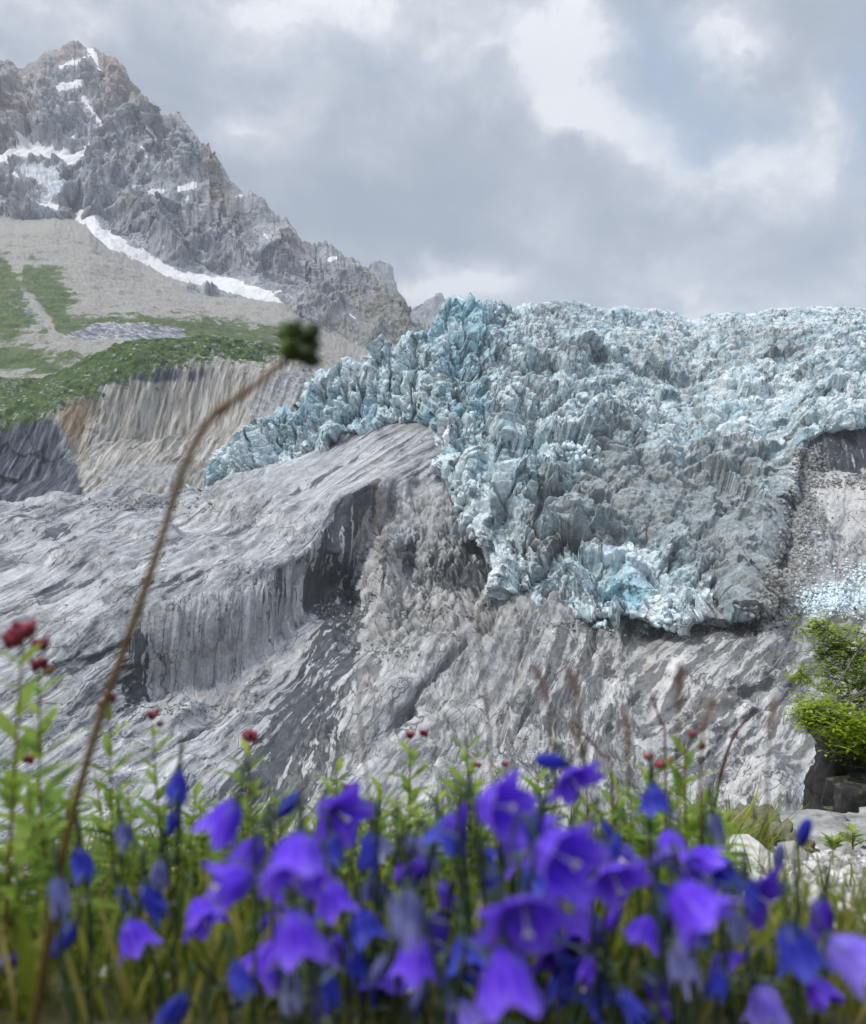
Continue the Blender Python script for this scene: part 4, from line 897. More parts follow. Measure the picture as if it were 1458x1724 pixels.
BELLS = [  # px, py, size, angle, toward, kind, colour, label
    (377, 1382, 95, -122, 10, 'bell', 'violet', 'violet bellflower tilted mouth down left, uppermost of the left hand cluster'),
    (388, 1487, 100, 188, 25, 'bell', 'violet', 'violet bellflower lying sideways with its mouth to the left below the tilted bell'),
    (500, 1452, 120, -88, 38, 'open', 'violet', 'large violet bellflower nodding open, tallest big bell left of centre'),
    (562, 1512, 88, -72, 15, 'bell', 'violet', 'violet bellflower half hidden behind the large nodding bells left of centre'),
    (498, 1575, 112, -80, 12, 'bell', 'violet', 'deep violet bellflower hanging straight down below the large nodding bell'),
    (580, 1376, 78, -15, 50, 'star', 'violet', 'violet star shaped bellflower with pale style among leafy plants'),
    (228, 1577, 80, -62, 12, 'bell', 'violet', 'lone violet cup shaped bellflower at the lower left'),
    (840, 1357, 105, 8, 40, 'open', 'violet', 'wide open violet bellflower facing right at the top of the centre'),
    (945, 1442, 125, -8, 52, 'open', 'violet', 'big violet bellflower turned to the viewer with pale style right of centre'),
    (970, 1322, 75, -55, 40, 'star', 'violet', 'violet bellflower standing above the others under a dark blue bud'),
    (886, 1560, 122, -85, 52, 'star', 'violet', 'broad violet bellflower with spread lobes and pale style near the bottom'),
    (943, 1618, 75, -70, 45, 'star', 'purple', 'small dark purple star bellflower tucked behind the broad spread one'),
    (856, 1650, 140, -82, 22, 'bell', 'violet', 'largest violet bellflower hanging at the bottom edge centre'),
    (782, 1712, 90, -60, 20, 'bell', 'lilac', 'pale lilac bellflower cut by the bottom edge beside the largest bell'),
    (1040, 1492, 92, -70, 48, 'star', 'violet', 'violet star bellflower with cream style left of a round green bud'),
    (1170, 1530, 118, -48, 32, 'open', 'violet', 'big rounded violet bellflower facing down right at the right side'),
    (1182, 1452, 80, -20, 15, 'bell', 'violet', 'violet bellflower seen from behind above the big rounded one'),
    (1288, 1516, 82, -25, 48, 'star', 'purple', 'dark violet open bellflower in front of the white gravel'),
    (1432, 1612, 110, -38, 18, 'bell', 'lilac', 'lilac bellflower leaning out at the right edge'),
    (1290, 1692, 88, -88, 10, 'bell', 'lilac', 'narrow lilac bellflower hanging at the bottom right'),
    (700, 1612, 98, -95, 15, 'bell', 'violet', 'violet bellflower behind a withered grey one at bottom centre'),
    (788, 1612, 88, -75, 40, 'open', 'blue', 'dark blue bellflower with pale style left of the largest bell'),
    (902, 1392, 85, -35, 20, 'bell', 'violet', 'violet bellflower partly hidden behind the wide open one'),
    (690, 1535, 110, -82, 10, 'withered', 'dull', 'long faded grey blue bellflower drooping at the centre'),
    (1342, 1598, 105, -78, 15, 'bell', 'blue', 'large dark blue bellflower hanging at the right'),
    (1103, 1346, 68, -85, 12, 'bell', 'blue', 'small dark blue bell hanging beside a leafy plant with pink buds'),
    (1150, 1612, 95, -80, 15, 'withered', 'dull', 'withered blue grey bellflower under the big rounded bell'),
    (985, 1660, 82, 200, 45, 'star', 'blue', 'dark blue ragged bellflower low at the bottom right of centre'),
    (1108, 1668, 78, -60, 25, 'withered', 'purple', 'purple shrivelled bellflower near the bottom right'),
    (636, 1426, 66, -62, 15, 'bell', 'dull', 'dull lilac blue bellflower between the violet ones at mid height'),
    (706, 1432, 76, -48, 15, 'bell', 'dull', 'faded slanting bellflower just left of the centre gap'),
    (822, 1442, 52, -20, 20, 'withered', 'blue', 'small crumpled dark blue bellflower above the centre'),
    (595, 1575, 60, -95, 20, 'withered', 'blue', 'crumpled dark blue bellflower below the half hidden violet bell'),
    (405, 1706, 46, -80, 20, 'bud', 'blue', 'lone dark blue bud at the bottom left edge'),
    (488, 1352, 72, 48, 5, 'bud', 'blue', 'slender dark blue bud slanting up to the right'),
    (298, 1318, 62, -95, 12, 'withered', 'blue', 'small blue drooping bellflower high on the left'),
    (291, 1385, 56, -100, 8, 'bud', 'blue', 'closed dark blue bud under the drooping flower on the left'),
    (207, 1405, 56, -75, 15, 'withered', 'dull', 'small shrivelled bellflower between leafy stems on the left'),
    (268, 1468, 62, -95, 10, 'withered', 'dull', 'dull blue withered bellflower above the lone cup shaped one'),
    (132, 1452, 66, -80, 20, 'withered', 'blue', 'blue and pale withered bellflower at the far left'),
    (108, 1582, 84, 238, 5, 'bud', 'blue', 'long dark blue bud slanting down left at the lower left'),
    (205, 1510, 52, -60, 20, 'withered', 'blue', 'ragged blue flower just above the lone cup shaped bell'),
    (828, 1492, 64, -85, 20, 'bell', 'dull', 'pale blue bellflower in shade at the centre'),
    (752, 1500, 58, -50, 15, 'withered', 'purple', 'small dark purple withered flower at the centre'),
    (1355, 1400, 62, 78, 15, 'bud', 'blue', 'upright blue bud with a pale tip before the flat boulder'),
    (1312, 1442, 54, 85, 10, 'bud', 'dull', 'dark dull bud before the white gravel'),
    (1205, 1392, 60, -80, 10, 'withered', 'dull', 'dull blue flower beside the grass tuft'),
    (928, 1282, 74, 168, 15, 'bud', 'blue', 'dark blue bud lying sideways on top of the clump'),
    (930, 1705, 66, -55, 15, 'withered', 'dull', 'pale blue bellflower at the bottom edge right of the largest bell'),
    (8, 1622, 62, -30, 20, 'bell', 'lilac', 'lilac bellflower cut by the left edge'),
    (1060, 1455, 66, 150, 18, 'bell', 'lilac', 'pale violet bellflower behind the star with cream style'),
    (1020, 1400, 52, -70, 15, 'withered', 'blue', 'small blue flower in the upper right of the clump'),
    (640, 1505, 62, -70, 15, 'withered', 'dull', 'crumpled grey blue flower left of the long faded one'),
    (455, 1560, 60, -60, 10, 'bell', 'purple', 'narrow purple bellflower left of the deep violet one'),
    (1240, 1590, 62, -85, 10, 'withered', 'dull', 'faded flower between the big rounded bell and the dark blue one'),
]
for i, b in enumerate(BELLS): bellflower(*b, seed=i + 1)
_r = random.Random(99)
for i in range(46):                                  # spent flowers and buds low in the clump, all alike
    for _ in range(50):
        x_ = _r.gauss(800, 330); y_ = _r.uniform(1370, 1700)
        if 60 < x_ < 1440 and y_ > 1370 + .00022 * (x_ - 780) ** 2: break
    k_ = _r.choice(['bud', 'withered', 'withered', 'withered']); c_ = _r.choice(['blue', 'blue', 'dull', 'purple'])
    o = bellflower(x_, y_, _r.uniform(52, 78), _r.uniform(-125, -55), _r.uniform(0, 35), k_, c_, 'small spent dark bellflower low among the stems of the clump', Y=_r.uniform(.31, .42), seed=200 + i)
    o['group'] = 'small spent bellflowers among the stems'
for i, (x_, y_) in enumerate([(420, 1440), (535, 1610), (452, 1620), (655, 1660), (730, 1570), (760, 1400), (900, 1480), (985, 1560), (1085, 1570), (1215, 1470), (1130, 1430), (1230, 1640), (1380, 1670), (615, 1560), (870, 1430), (340, 1540)]):
    o = bellflower(x_, y_, _r.uniform(66, 92), _r.uniform(-120, -40), _r.uniform(5, 45), _r.choice(['bell', 'star', 'open']), _r.choice(['violet', 'violet', 'purple', 'blue']), 'smaller half hidden violet or blue bellflower in the thick of the clump', Y=_r.uniform(.36, .43), seed=300 + i)
    o['group'] = 'half hidden bellflowers in the clump'

# ------------------------------------------------------------------ leafy fireweed plants with red buds
GROUP_FW = 'leafy red budded plants behind the bellflowers'
def fireweed(px, py, Y, lean, leafL, buds, label, base_py=1500, nl=26, seed=0, budcol=.5):
    rr = random.Random(seed + 400); tip = pt(px, py, Y); gx = tip.x + lean * Y / F; gy = Y + rr.uniform(-.02, .05)
    g = Vector((gx, gy, gz(gx, gy) - .004)); root = empty('fireweed', g); tag(root, label, 'leafy plant', group=GROUP_FW)
    H = (tip - g).length; mid = g.lerp(tip, .5) + Vector((rr.uniform(-.01, .01) - lean * .00012, 0, 0))
    pts = bez([g, g.lerp(mid, .55), mid, tip], 24); L = 1.5 * leafL * Y / F; nl = int(nl * 1.8)
    sm = MB(); sm.tube(pts, [L * .034 * (1 - .55 * i / 24) for i in range(25)], 7, [.85 - .6 * (i // 7) / 25 for i in range(25 * 7)]); sm.build('stem', M_STEMR, root, origin=g)
    lf = MB(); ang = rr.uniform(0, 6)
    for k in range(nl):
        t = .25 + .75 * k / nl; p = pts[min(24, int(t * 24))]; ang += 2.4 + rr.uniform(-.3, .3); e = .25 + .75 * t ** 2 + rr.uniform(-.15, .15)
        s = (1.0 if t < .8 else 1.0 - 2.2 * (t - .8)) * rr.uniform(.75, 1.15)
        lf.leaf(p, (math.cos(ang), math.sin(ang), e), L * s, L * .26 * s, curl=rr.uniform(.1, .45), tone=rr.uniform(.2, .6) + .45 * t * rr.random(), seg=6)
        if rr.random() < .45 and t < .85:                       # small axillary leaves
            a2 = ang + .5; lf.leaf(p, (math.cos(a2), math.sin(a2), .9), L * .5 * s, L * .12, curl=.2, tone=rr.uniform(.3, .9), seg=4)
    lf.build('foliage', M_LEAF, root, origin=g)
    for (ox, oy, s) in buds:
        c = pt(px + ox, py + oy, Y); bm_ = MB()
        for k in range(9):
            a = 2.4 * k; r_ = L * .14 * s * (.35 + .65 * rr.random()); dd = Vector((math.cos(a) * .6, math.sin(a) * .6, 1.0 + .3 * rr.random()))
            bm_.ball(c + Vector((math.cos(a) * r_, math.sin(a) * r_, rr.uniform(-.5, .5) * r_)), L * .06 * s, dd, 1.9, 8, 6, budcol + rr.uniform(-.3, .35))
        bm_.build('bud_cluster', M_BUD, root, origin=g)
    return root
FW = [  # tip x, tip y, distance, lean (base offset px), leaf px, bud clusters, label, leaves
    (38, 1080, .46, -40, 78, [(0, -18, 1.1), (26, 6, .8), (-14, -4, .9)], 'tallest leafy plant with big dark red buds at the left edge', 22),
    (66, 1135, .52, 95, 62, [(0, -18, .9), (14, -6, .7)], 'leafy plant with red stem and red buds right of the tallest one', 28),
    (184, 1185, .62, 20, 46, [(0, -10, .9), (-14, 0, .6)], 'leafy plant with small crimson buds behind the curved stalk', 28),
    (256, 1215, .66, -8, 44, [(0, -12, 1.0), (14, 4, .6)], 'leafy plant with bright red buds beside the grey rock wall', 28),
    (420, 1252, .66, -70, 48, [(2, -12, 1.1)], 'leafy plant leaning right with a red bud cluster over the dark streak', 26),
    (46, 1290, .60, 40, 52, [(0, -12, .8)], 'short leafy plant with a red tip at the left edge below the tall ones', 24),
    (566, 1282, .78, 60, 44, [(15, 42, .5)], 'leafy plant leaning left with a green tip left of centre', 28),
    (690, 1250, .80, -22, 40, [(0, -12, .8), (22, -16, .8)], 'leafy plant with two small red bud clusters at the centre', 30),
    (784, 1240, .78, -6, 48, [(20, 48, .5)], 'green tipped upright leafy plant at the centre without red buds on top', 32),
    (850, 1292, .84, 10, 46, [(0, -6, .5)], 'short leafy plant right of the green tipped one', 24),
    (1100, 1290, .72, 15, 50, [(-8, -16, .7), (10, -4, .7), (26, -8, .5)], 'leafy plant with pink buds right of centre', 26),
    (1152, 1250, .66, 10, 60, [(12, -14, .6), (30, 6, .5)], 'broad leaved bright green plant with pink tips at the right', 24),
    (905, 1300, .84, -10, 44, [], 'bushy green leafy plant behind the wide open bell', 28),
    (1040, 1310, .80, 5, 46, [], 'leafy shoot between the upper violet bell and the pink buds', 26),
    (640, 1318, .86, 10, 40, [], 'low leafy shoot between the two taller plants at centre left', 26),
    (738, 1322, .86, -10, 40, [], 'low leafy shoot between the two bud clusters and the green tip', 26),
    (330, 1330, .72, 20, 44, [], 'leafy shoot without buds left of the tilted violet bell', 26),
    (120, 1320, .66, 30, 46, [], 'dense leafy shoot at the foot of the red stemmed plant', 28),
    (215, 1330, .70, 5, 44, [], 'leafy shoot below the crimson budded plant', 28),
    (545, 1350, .90, 0, 40, [], 'small leafy shoot behind the violet star flower', 22),
    (985, 1345, .86, 0, 42, [], 'low leafy shoot under the upper violet bell', 24),
    (1200, 1345, .84, 0, 40, [], 'low leafy shoot left of the grass tuft', 22),
    (1120, 1352, .84, 0, 42, [], 'low leafy shoot behind the small dark blue bell', 22),
    (810, 1330, .90, 0, 40, [], 'small leafy shoot at the foot of the green tipped plant', 22),
]
_r = random.Random(41)
for i in range(44):
    x_ = 480 + (i / 33) * 740 + _r.uniform(-14, 14) if i < 34 else _r.uniform(40, 480)
    o = fireweed(x_, _r.uniform(1318, 1385) - (20 if i >= 34 else 0), _r.uniform(.62, .92), _r.uniform(-25, 25), _r.uniform(34, 44), [], 'low leafy shoot in the green band behind the bellflowers', nl=22, seed=300 + i); o['group'] = 'low leafy shoots behind the bellflowers'
for i, (px_, py_, Y_, ln, ll, bd, lab, nl) in enumerate(FW): fireweed(px_, py_, Y_, ln, ll, bd, lab, nl=nl, seed=i * 3, budcol=.75 if 'pink' in lab else .42)

# little leafy rosettes on the gravel at the right
for i, (px_, py_, lab) in enumerate([(1436, 1398, 'small yellow green plant growing at the foot of the flat boulder'), (1405, 1412, 'tiny leafy plant left of the yellow green one on the gravel')]):
    Y = 2.75; b = pt(px_, py_ + 22, Y); g = Vector((b.x, b.y, gz(b.x, b.y) - .02)); root = empty('seedling', g); tag(root, lab, 'plant')
    lf = MB(); rr = random.Random(i + 70); top = pt(px_, py_, Y)
    for k in range(30):
        a = rr.uniform(0, 6.28); lf.leaf(g.lerp(top, rr.uniform(.5, .95)), (math.cos(a), math.sin(a), rr.uniform(.3, 1.4)), rr.uniform(.035, .06), .011, tone=rr.uniform(.4, 1), curl=.2)
    lf.build('foliage', M_LEAF, root, origin=g); s_ = MB(); s_.tube([g, g.lerp(top, .9)], .003, 6, .7); s_.build('stem', M_STEMR, root, origin=g)

# ------------------------------------------------------------------ the tall arching stalk with its blurred seed head
Y = .33
path = [(40, 1800), (62, 1690), (80, 1590), (98, 1480), (128, 1350), (168, 1210), (212, 1085), (250, 975), (277, 890), (300, 815), (322, 760), (352, 708), (390, 676), (435, 645), (478, 608)]
pts = [pt(x, y, Y) for x, y in path]; b0 = pts[0]; g = Vector((b0.x - .004, b0.y, gz(b0.x, b0.y) - .004)); pts = [g] + pts
root = empty('seed_stalk', g); tag(root, 'tall brown stalk arching right with a dark green seed head on its tip', 'stalk')
sm = MB(); cur = bez(pts, 80); sm.tube(cur, [.0020 - .0008 * i / 80 + (.0006 if 66 <= i <= 68 else 0) for i in range(81)], 8, [.05 + .9 * (i // 8) / 80 for i in range(81 * 8)]); sm.build('stem', M_STRAW, root, origin=g)
hd = MB(); hc = pt(500, 582, Y); rr = random.Random(5)
for (ox, oy, s) in [(-20, -22, 1), (4, -8, 1.15), (26, -20, .95), (-14, 6, .9), (14, 14, 1.05), (24, 24, .8), (0, -28, .7), (22, -2, .9), (-4, 18, .6), (-14, 20, .5)]:
    c = hc + Vector((ox, 0, -oy)) * (Y / F) + Vector((0, rr.uniform(-.003, .003), 0)); dd = (c - pt(482, 604, Y)).normalized()
    hd.ball(c, .0034 * s, dd, 1.35, 10, 7, .35 + rr.uniform(-.3, .5), .12)
    for _ in range(7): hd.leaf(c, dd + Vector((rr.uniform(-1, 1), rr.uniform(-1, 1), rr.uniform(-1, 1))), .0062 * s, .0012, tone=rr.uniform(.1, 1), seg=3)
    hd.leaf(c, dd + Vector((rr.uniform(-.6, .6), rr.uniform(-.6, .6), .3)), .008 * s, .003, tone=rr.uniform(.2, .9))
hd.build('seed_head', M_HEAD, root, origin=g)

# ------------------------------------------------------------------ grass plumes
GP = 'pinkish grass plumes above the flowers'
def plume(px, py, Ln, ang, Y, base_dx, label, tone, i):
    rr = random.Random(i + 900); top = pt(px + math.cos(R(ang)) * Ln / 2, py - math.sin(R(ang)) * Ln / 2, Y); low = pt(px - math.cos(R(ang)) * Ln / 2, py + math.sin(R(ang)) * Ln / 2, Y)
    gx, gy = low.x + base_dx * Y / F, Y + .02; g = Vector((gx, gy, gz(gx, gy) - .004)); root = empty('grass_plume', g); tag(root, label, 'grass plume', group=GP)
    st_ = MB(); st_.tube(bez([g, g.lerp(low, .5) + Vector((.004, 0, 0)), low, top], 20), .0006, 5, .5); st_.build('stem', M_STRAW, root, origin=g)
    pl = MB()
    for k in range(80):
        t = rr.random(); c = low.lerp(top, t); w = Ln * Y / F * .20 * math.sin(math.pi * (.12 + .8 * t)); a = rr.uniform(0, 6.28)
        c = c + Vector((math.cos(a), math.sin(a), 0)) * w * rr.random(); dd = (top - low).normalized() + Vector((math.cos(a), math.sin(a), 0)) * .5
        pl.leaf(c, dd, Ln * Y / F * .17, Ln * Y / F * .05, tone=tone + rr.uniform(-.35, .35), curl=.1, seg=3)
    pl.build('plume', M_PLUME, root, origin=g)
for i, a in enumerate([(910, 1152, 62, 112, .44, 30, 'brownish grass plume leaning left, leftmost of the plumes', .4), (964, 1158, 66, 106, .46, 20, 'pale grass plume just right of the leftmost one', .6), (1144, 1164, 74, 86, .44, -10, 'darkest reddish grass plume standing upright', .1),
        (1192, 1208, 62, 72, .46, -20, 'pale grass plume leaning right beside the reddish one', .7), (1300, 1206, 60, 82, .46, -30, 'faint pale grass plume over the white rock at the right', .9), (1055, 1240, 66, 92, .50, 0, 'short brown grass plume above the pink buds', .5),
        (972, 1246, 46, 120, .52, 10, 'small dark grass plume above the upper violet bell', .2), (806, 1058, 26, 100, .50, 30, 'tiny red grass head against the pale rock', 0.0), (620, 1166, 34, 20, .50, 25, 'small dark red drooping grass head at the centre', 0.0)]): plume(*a, i)
# dark red spike on a thin stem
Y = .95; pp = [pt(x, y, Y) for x, y in [(1196, 1400), (1203, 1360), (1213, 1305), (1225, 1265), (1240, 1232), (1262, 1206)]]
g = Vector((pp[0].x, Y, gz(pp[0].x, Y) - .01)); root = empty('red_grass_stalk', g); tag(root, 'thin green stalk with a dark red curved spike before the white rock', 'grass stalk')
s_ = MB(); s_.tube(bez([g] + pp[:4], 20), .0016, 6, .1); s_.build('stem', M_GRASS, root, origin=g)
s_ = MB(); cv = bez(pp[2:], 24)
for i, p in enumerate(cv[:-1]): s_.ball(p, .0022 * (1 - .5 * i / 24), cv[i + 1] - p, 2.0, 6, 4, .15 + .5 * RN.random())
s_.build('spike', M_SPIKE, root, origin=g)
for (a, b, lab) in [([(1030, 1310), (1012, 1270), (985, 1238), (962, 1214)], .7, 'thin dark red stalk bending left above the upper violet bell'), ([(1120, 1260), (1112, 1215), (1100, 1180), (1096, 1165)], .7, 'thin dark red stalk under the reddish plume')]:
    pp = [pt(x, y, b) for x, y in a]; g = Vector((pp[0].x, b, gz(pp[0].x, b) - .01)); o = MB(); o.tube(bez([g] + pp, 20), .0009, 6, .5); tag(o.build('grass_stalk', M_SPIKE, None, loc=g, origin=g), lab, 'grass stalk')
Y = .42; pp = [pt(60, 1700, Y), pt(50, 1600, Y), pt(32, 1525, Y)]; o = MB(); g = Vector((pp[0].x, Y, gz(pp[0].x, Y) - .004))
o.leaf(g, pp[2] - g, (pp[2] - g).length, 30 * Y / F, up=Vector((0, -1, .2)), curl=.03, tone=.3, seg=10); tag(o.build('broad_grass_blade', M_GRASS, None, loc=g, origin=g), 'single broad yellow green grass blade at the lower left', 'grass blade')

# ------------------------------------------------------------------ grass tuft at the right
Y = 2.5; b = pt(1232, 1436, Y); g = Vector((b.x, b.y, gz(b.x, b.y) - .03)); root = empty('grass_tuft', g); tag(root, 'tuft of long bright grass blades on the mossy mound', 'grass tuft')
lf = MB(); rr = random.Random(31)
for k in range(70):
    a = rr.uniform(0, 6.28); e = rr.uniform(.9, 3); p = g + Vector((rr.uniform(-.07, .07), rr.uniform(-.05, .05), 0)); L = rr.uniform(.14, .30)
    lf.leaf(p, (math.cos(a), math.sin(a) * .6, e), L, rr.uniform(.006, .011), curl=rr.uniform(.05, .5), tone=rr.uniform(.1, .6) + (.3 if rr.random() < .15 else 0), seg=7)
lf.build('blades', M_GRASS, root, origin=g)

# ------------------------------------------------------------------ undergrowth
def grass_mass():
    mb = MB(); rr = random.Random(77)
    for k in range(11000):
        y = .42 + 1.1 * rr.random() ** 1.4; x = rr.uniform(-1, 1) * (y * .5 + .10) * 1.35
        px_ = CX + F * x / y
        if y > .60 and (px_ > 1190 or px_ < 130) and rr.random() < .9: continue
        z = gz_fast(x, y); L = rr.uniform(.03, .085) * (.8 + .5 * y); a = rr.uniform(0, 6.28); brown = rr.random()
        mb.leaf((x, y, z - .004), (math.cos(a) * .5, math.sin(a) * .5, rr.uniform(.7, 2.2)), L, rr.uniform(.0012, .0034), up=Vector((math.cos(a * 3), math.sin(a * 3), .3)), curl=rr.uniform(0, .4), tone=(rr.uniform(0, .5) if brown < .62 else rr.uniform(.5, 1)), seg=4)
    o = mb.build('grass', M_GRASS); tag(o, 'olive and straw coloured grass stems under the flowers', 'grass', 'stuff')
_gy = np.linspace(.2, 4.4, 90); _gx = np.linspace(-3.6, 3.6, 150); _GX, _GY = np.meshgrid(_gx, _gy); _GZ = ground_z(_GX, _GY)
def gz_fast(x, y):
    i = min(88, max(0, int((y - .2) / (4.2 / 89)))); j = min(148, max(0, int((x + 3.6) / (7.2 / 149))))
    u = (y - _gy[i]) / (_gy[1] - _gy[0]); v = (x - _gx[j]) / (_gx[1] - _gx[0])
    return (_GZ[i, j] * (1 - u) + _GZ[i + 1, j] * u) * (1 - v) + (_GZ[i, j + 1] * (1 - u) + _GZ[i + 1, j + 1] * u) * v
grass_mass()

# ------------------------------------------------------------------ gravel
def mat_pebble():
    m, nt = material('pebbles'); p = nt.pos()
    col = nt.ramp(nt.attr('tone'), [(0, (.16, .155, .15)), (.4, (.36, .35, .335)), (.8, (.58, .57, .55)), (1, (.72, .71, .69))])
    col = nt.mix(nt.math('MULTIPLY', nt.step(nt.noise(p, 160, 4), .5, .7), .5), col, (.25, .24, .23))
    finish(nt, col, .9); return m
def gravel():
    bm = bmesh.new(); bmesh.ops.create_icosphere(bm, subdivisions=1, radius=1); base = np.array([v.co[:] for v in bm.verts]); fs = np.array([[v.index for v in f.verts] for f in bm.faces]); bm.free()
    rg = np.random.RandomState(3); n = 7000; V = []; T = []
    for k in range(n):
        y = .5 + 3.1 * rg.rand() ** .8; x = rg.uniform(-1, 1) * (y * .5 + .08) * 1.3; s = (.0028 + .011 * rg.rand() ** 3) * (.8 + .4 * y) * (2.2 if rg.rand() < .02 else 1)
        r_ = base * (1 + rg.uniform(-.28, .28, (len(base), 1))) * np.array((1, rg.uniform(.6, 1.2), rg.uniform(.45, .85))) * s
        a = rg.uniform(0, 6.28); c, sn = math.cos(a), math.sin(a); r_ = r_ @ np.array([[c, -sn, 0], [sn, c, 0], [0, 0, 1]])
        V.append(r_ + np.array((x, y, gz_fast(x, y) + s * .2))); T.append(np.full(len(base), rg.rand()))
    V = np.concatenate(V); Fs = (fs[None] + (np.arange(n) * len(base))[:, None, None]).reshape(-1, 3); me = bpy.data.meshes.new('gravel')
    me.vertices.add(len(V)); me.vertices.foreach_set('co', V.astype(f32).ravel()); me.loops.add(Fs.size); me.loops.foreach_set('vertex_index', Fs.astype(np.int32).ravel())
    me.polygons.add(len(Fs)); me.polygons.foreach_set('loop_start', np.arange(0, Fs.size, 3, dtype=np.int32)); me.update(calc_edges=True)
    a = me.attributes.new('tone', 'FLOAT', 'POINT'); a.data.foreach_set('value', np.concatenate(T).astype(f32)); me.materials.append(mat_pebble())
    tag(link('gravel', me), 'whitish gravel scattered over the ledge', 'gravel', 'stuff')
gravel()

# ------------------------------------------------------------------ boulders at the right and the mossy mound
def mat_boulder(name, c0, c1, c2, moss=.2, vert=False):
    m, nt = material(name); p = nt.pos(); q = nt.vec('MULTIPLY', p, (1, 1, .25)) if vert else nt.frame((.9, .1, .35), 4, .8)
    a = nt.noise(q, 14 if vert else 9, 7, .65); b = nt.noise(p, 30, 6, .7); nz = nt.node('ShaderNodeSeparateXYZ', {0: nt.node('ShaderNodeNewGeometry').outputs['Normal']}).outputs[2]
    col = nt.ramp(nt.math('ADD', nt.math('MULTIPLY', a, .7), nt.math('MULTIPLY', b, .3)), [(.33, c0), (.5, c1), (.68, c2)])
    mm = nt.math('MULTIPLY', nt.step(nz, .3, .8), nt.step(nt.noise(p, 11, 6, .65), .62 - moss, .72 - moss))
    col = nt.mix(mm, col, nt.ramp(b, [(.3, (.07, .066, .035)), (.7, (.20, .19, .13))]))
    finish(nt, col, .9, [(a, .5, .02), (b, .5, .01)]); return m
def boulder(name, lo, hi, mat, label, seed, rot=0, rough=.03, top_tilt=0.0, cat='boulder'):
    lo, hi = Vector(lo), Vector(hi); c = (lo + hi) / 2; h = (hi - lo) / 2; n = 34
    vs = []; fs = []; idx = {}
    def vid(i, j, k):
        key = (i, j, k)
        if key not in idx: idx[key] = len(vs); vs.append((2 * i / n - 1, 2 * j / n - 1, 2 * k / n - 1))
        return idx[key]
    for i in range(n):
        for j in range(n):
            for s in (0, n):
                a = [(i, j, s), (i + 1, j, s), (i + 1, j + 1, s), (i, j + 1, s)]; fs.append([vid(*x) for x in (a if s else a[::-1])])
                a = [(i, s, j), (i, s, j + 1), (i + 1, s, j + 1), (i + 1, s, j)]; fs.append([vid(*x) for x in (a if s else a[::-1])])
                a = [(s, i, j), (s, i + 1, j), (s, i + 1, j + 1), (s, i, j + 1)]; fs.append([vid(*x) for x in (a if s else a[::-1])])
    V = np.array(vs, float); ln = np.linalg.norm(V, axis=1, keepdims=True); V = V * .80 + .26 * V / ln     # worn edges
    V = V * np.array(h); q = V + np.array(c)
    hh, e, _ = facet(q / (h.length * .34), seed, 1.2); d = rough * .4 * (1.2 * hh + 1.0 * fbm(q / (h.length * .25), 5, seed + 5) - .5 * np.exp(-e * 14)) + rough * .25 * fbm(q / .03, 3, seed + 7)
    V = V + V / np.linalg.norm(V, axis=1, keepdims=True) * d[:, None]; V[:, 2] += V[:, 0] * top_tilt
    co, sn = math.cos(R(rot)), math.sin(R(rot)); V = np.stack([V[:, 0] * co - V[:, 1] * sn, V[:, 0] * sn + V[:, 1] * co, V[:, 2]], -1)
    me = bpy.data.meshes.new(name); me.from_pydata(V.tolist(), [], fs); me.materials.append(mat); me.update(); me.polygons.foreach_set('use_smooth', [True] * len(fs))
    o = link(name, me); o.location = c; return tag(o, label, cat)
M_DARKB = mat_boulder('dark_schist_block', (.009, .010, .010), (.028, .029, .026), (.075, .075, .066), .12, True)
M_GREYB = mat_boulder('grey_schist_slab', (.12, .12, .118), (.27, .27, .262), (.44, .43, .42), .10)
M_MOSS = mat_boulder('moss', (.02, .022, .008), (.055, .055, .015), (.11, .11, .03), .3)
def box_at(px0, px1, py_top, y0, y1, depth_z):
    """corners of a stone whose far top edge is seen at py_top and whose left edge at px0."""
    return (px0 - CX) / F * y1, (px1 - CX) / F * y1, (CY - py_top) / F * y1
x0, x1, zt = box_at(1354, 1640, 1214, 3.9, 4.2, 0)
boulder('dark_boulder', (x0, 3.9, zt - .62), (x1, 4.2, zt), M_DARKB, 'tall dark blocky boulder standing under the small tree', 5, 2, .07)
x0, x1, zt = box_at(1384, 1640, 1302, 3.62, 3.86, 0)
boulder('stepped_boulder', (x0, 3.62, zt - .4), (x1, 3.86, zt), M_DARKB, 'lower dark stone step leaning against the tall blocky boulder', 8, -3, .05, .03)
x0, x1, zt = box_at(1276, 1760, 1352, 2.95, 3.5, 0)
boulder('flat_boulder', (x0, 2.95, zt - .3), (x1, 3.5, zt), M_GREYB, 'flat grey boulder with mossy top behind the gravel', 12, 3, .10, .05)
x0, x1, zt = box_at(1190, 1302, 1362, 2.6, 2.95, 0)
boulder('mossy_mound', (x0, 2.6, zt - .3), (x1, 2.95, zt), M_MOSS, 'olive brown mossy mound under the bright grass tuft', 15, 0, .10, 0, 'moss')
A = pt(1246, 1462, 2.0); B = pt(1300, 1432, 2.0)
boulder('white_stone', (A.x, 1.9, A.z - .03), (B.x, 2.1, B.z), mat_boulder('pale_stone', (.3, .29, .26), (.52, .51, .47), (.7, .69, .66), -.2), 'pale stone lying at the front of the gravel', 18, 10, .01, 0, 'stone')

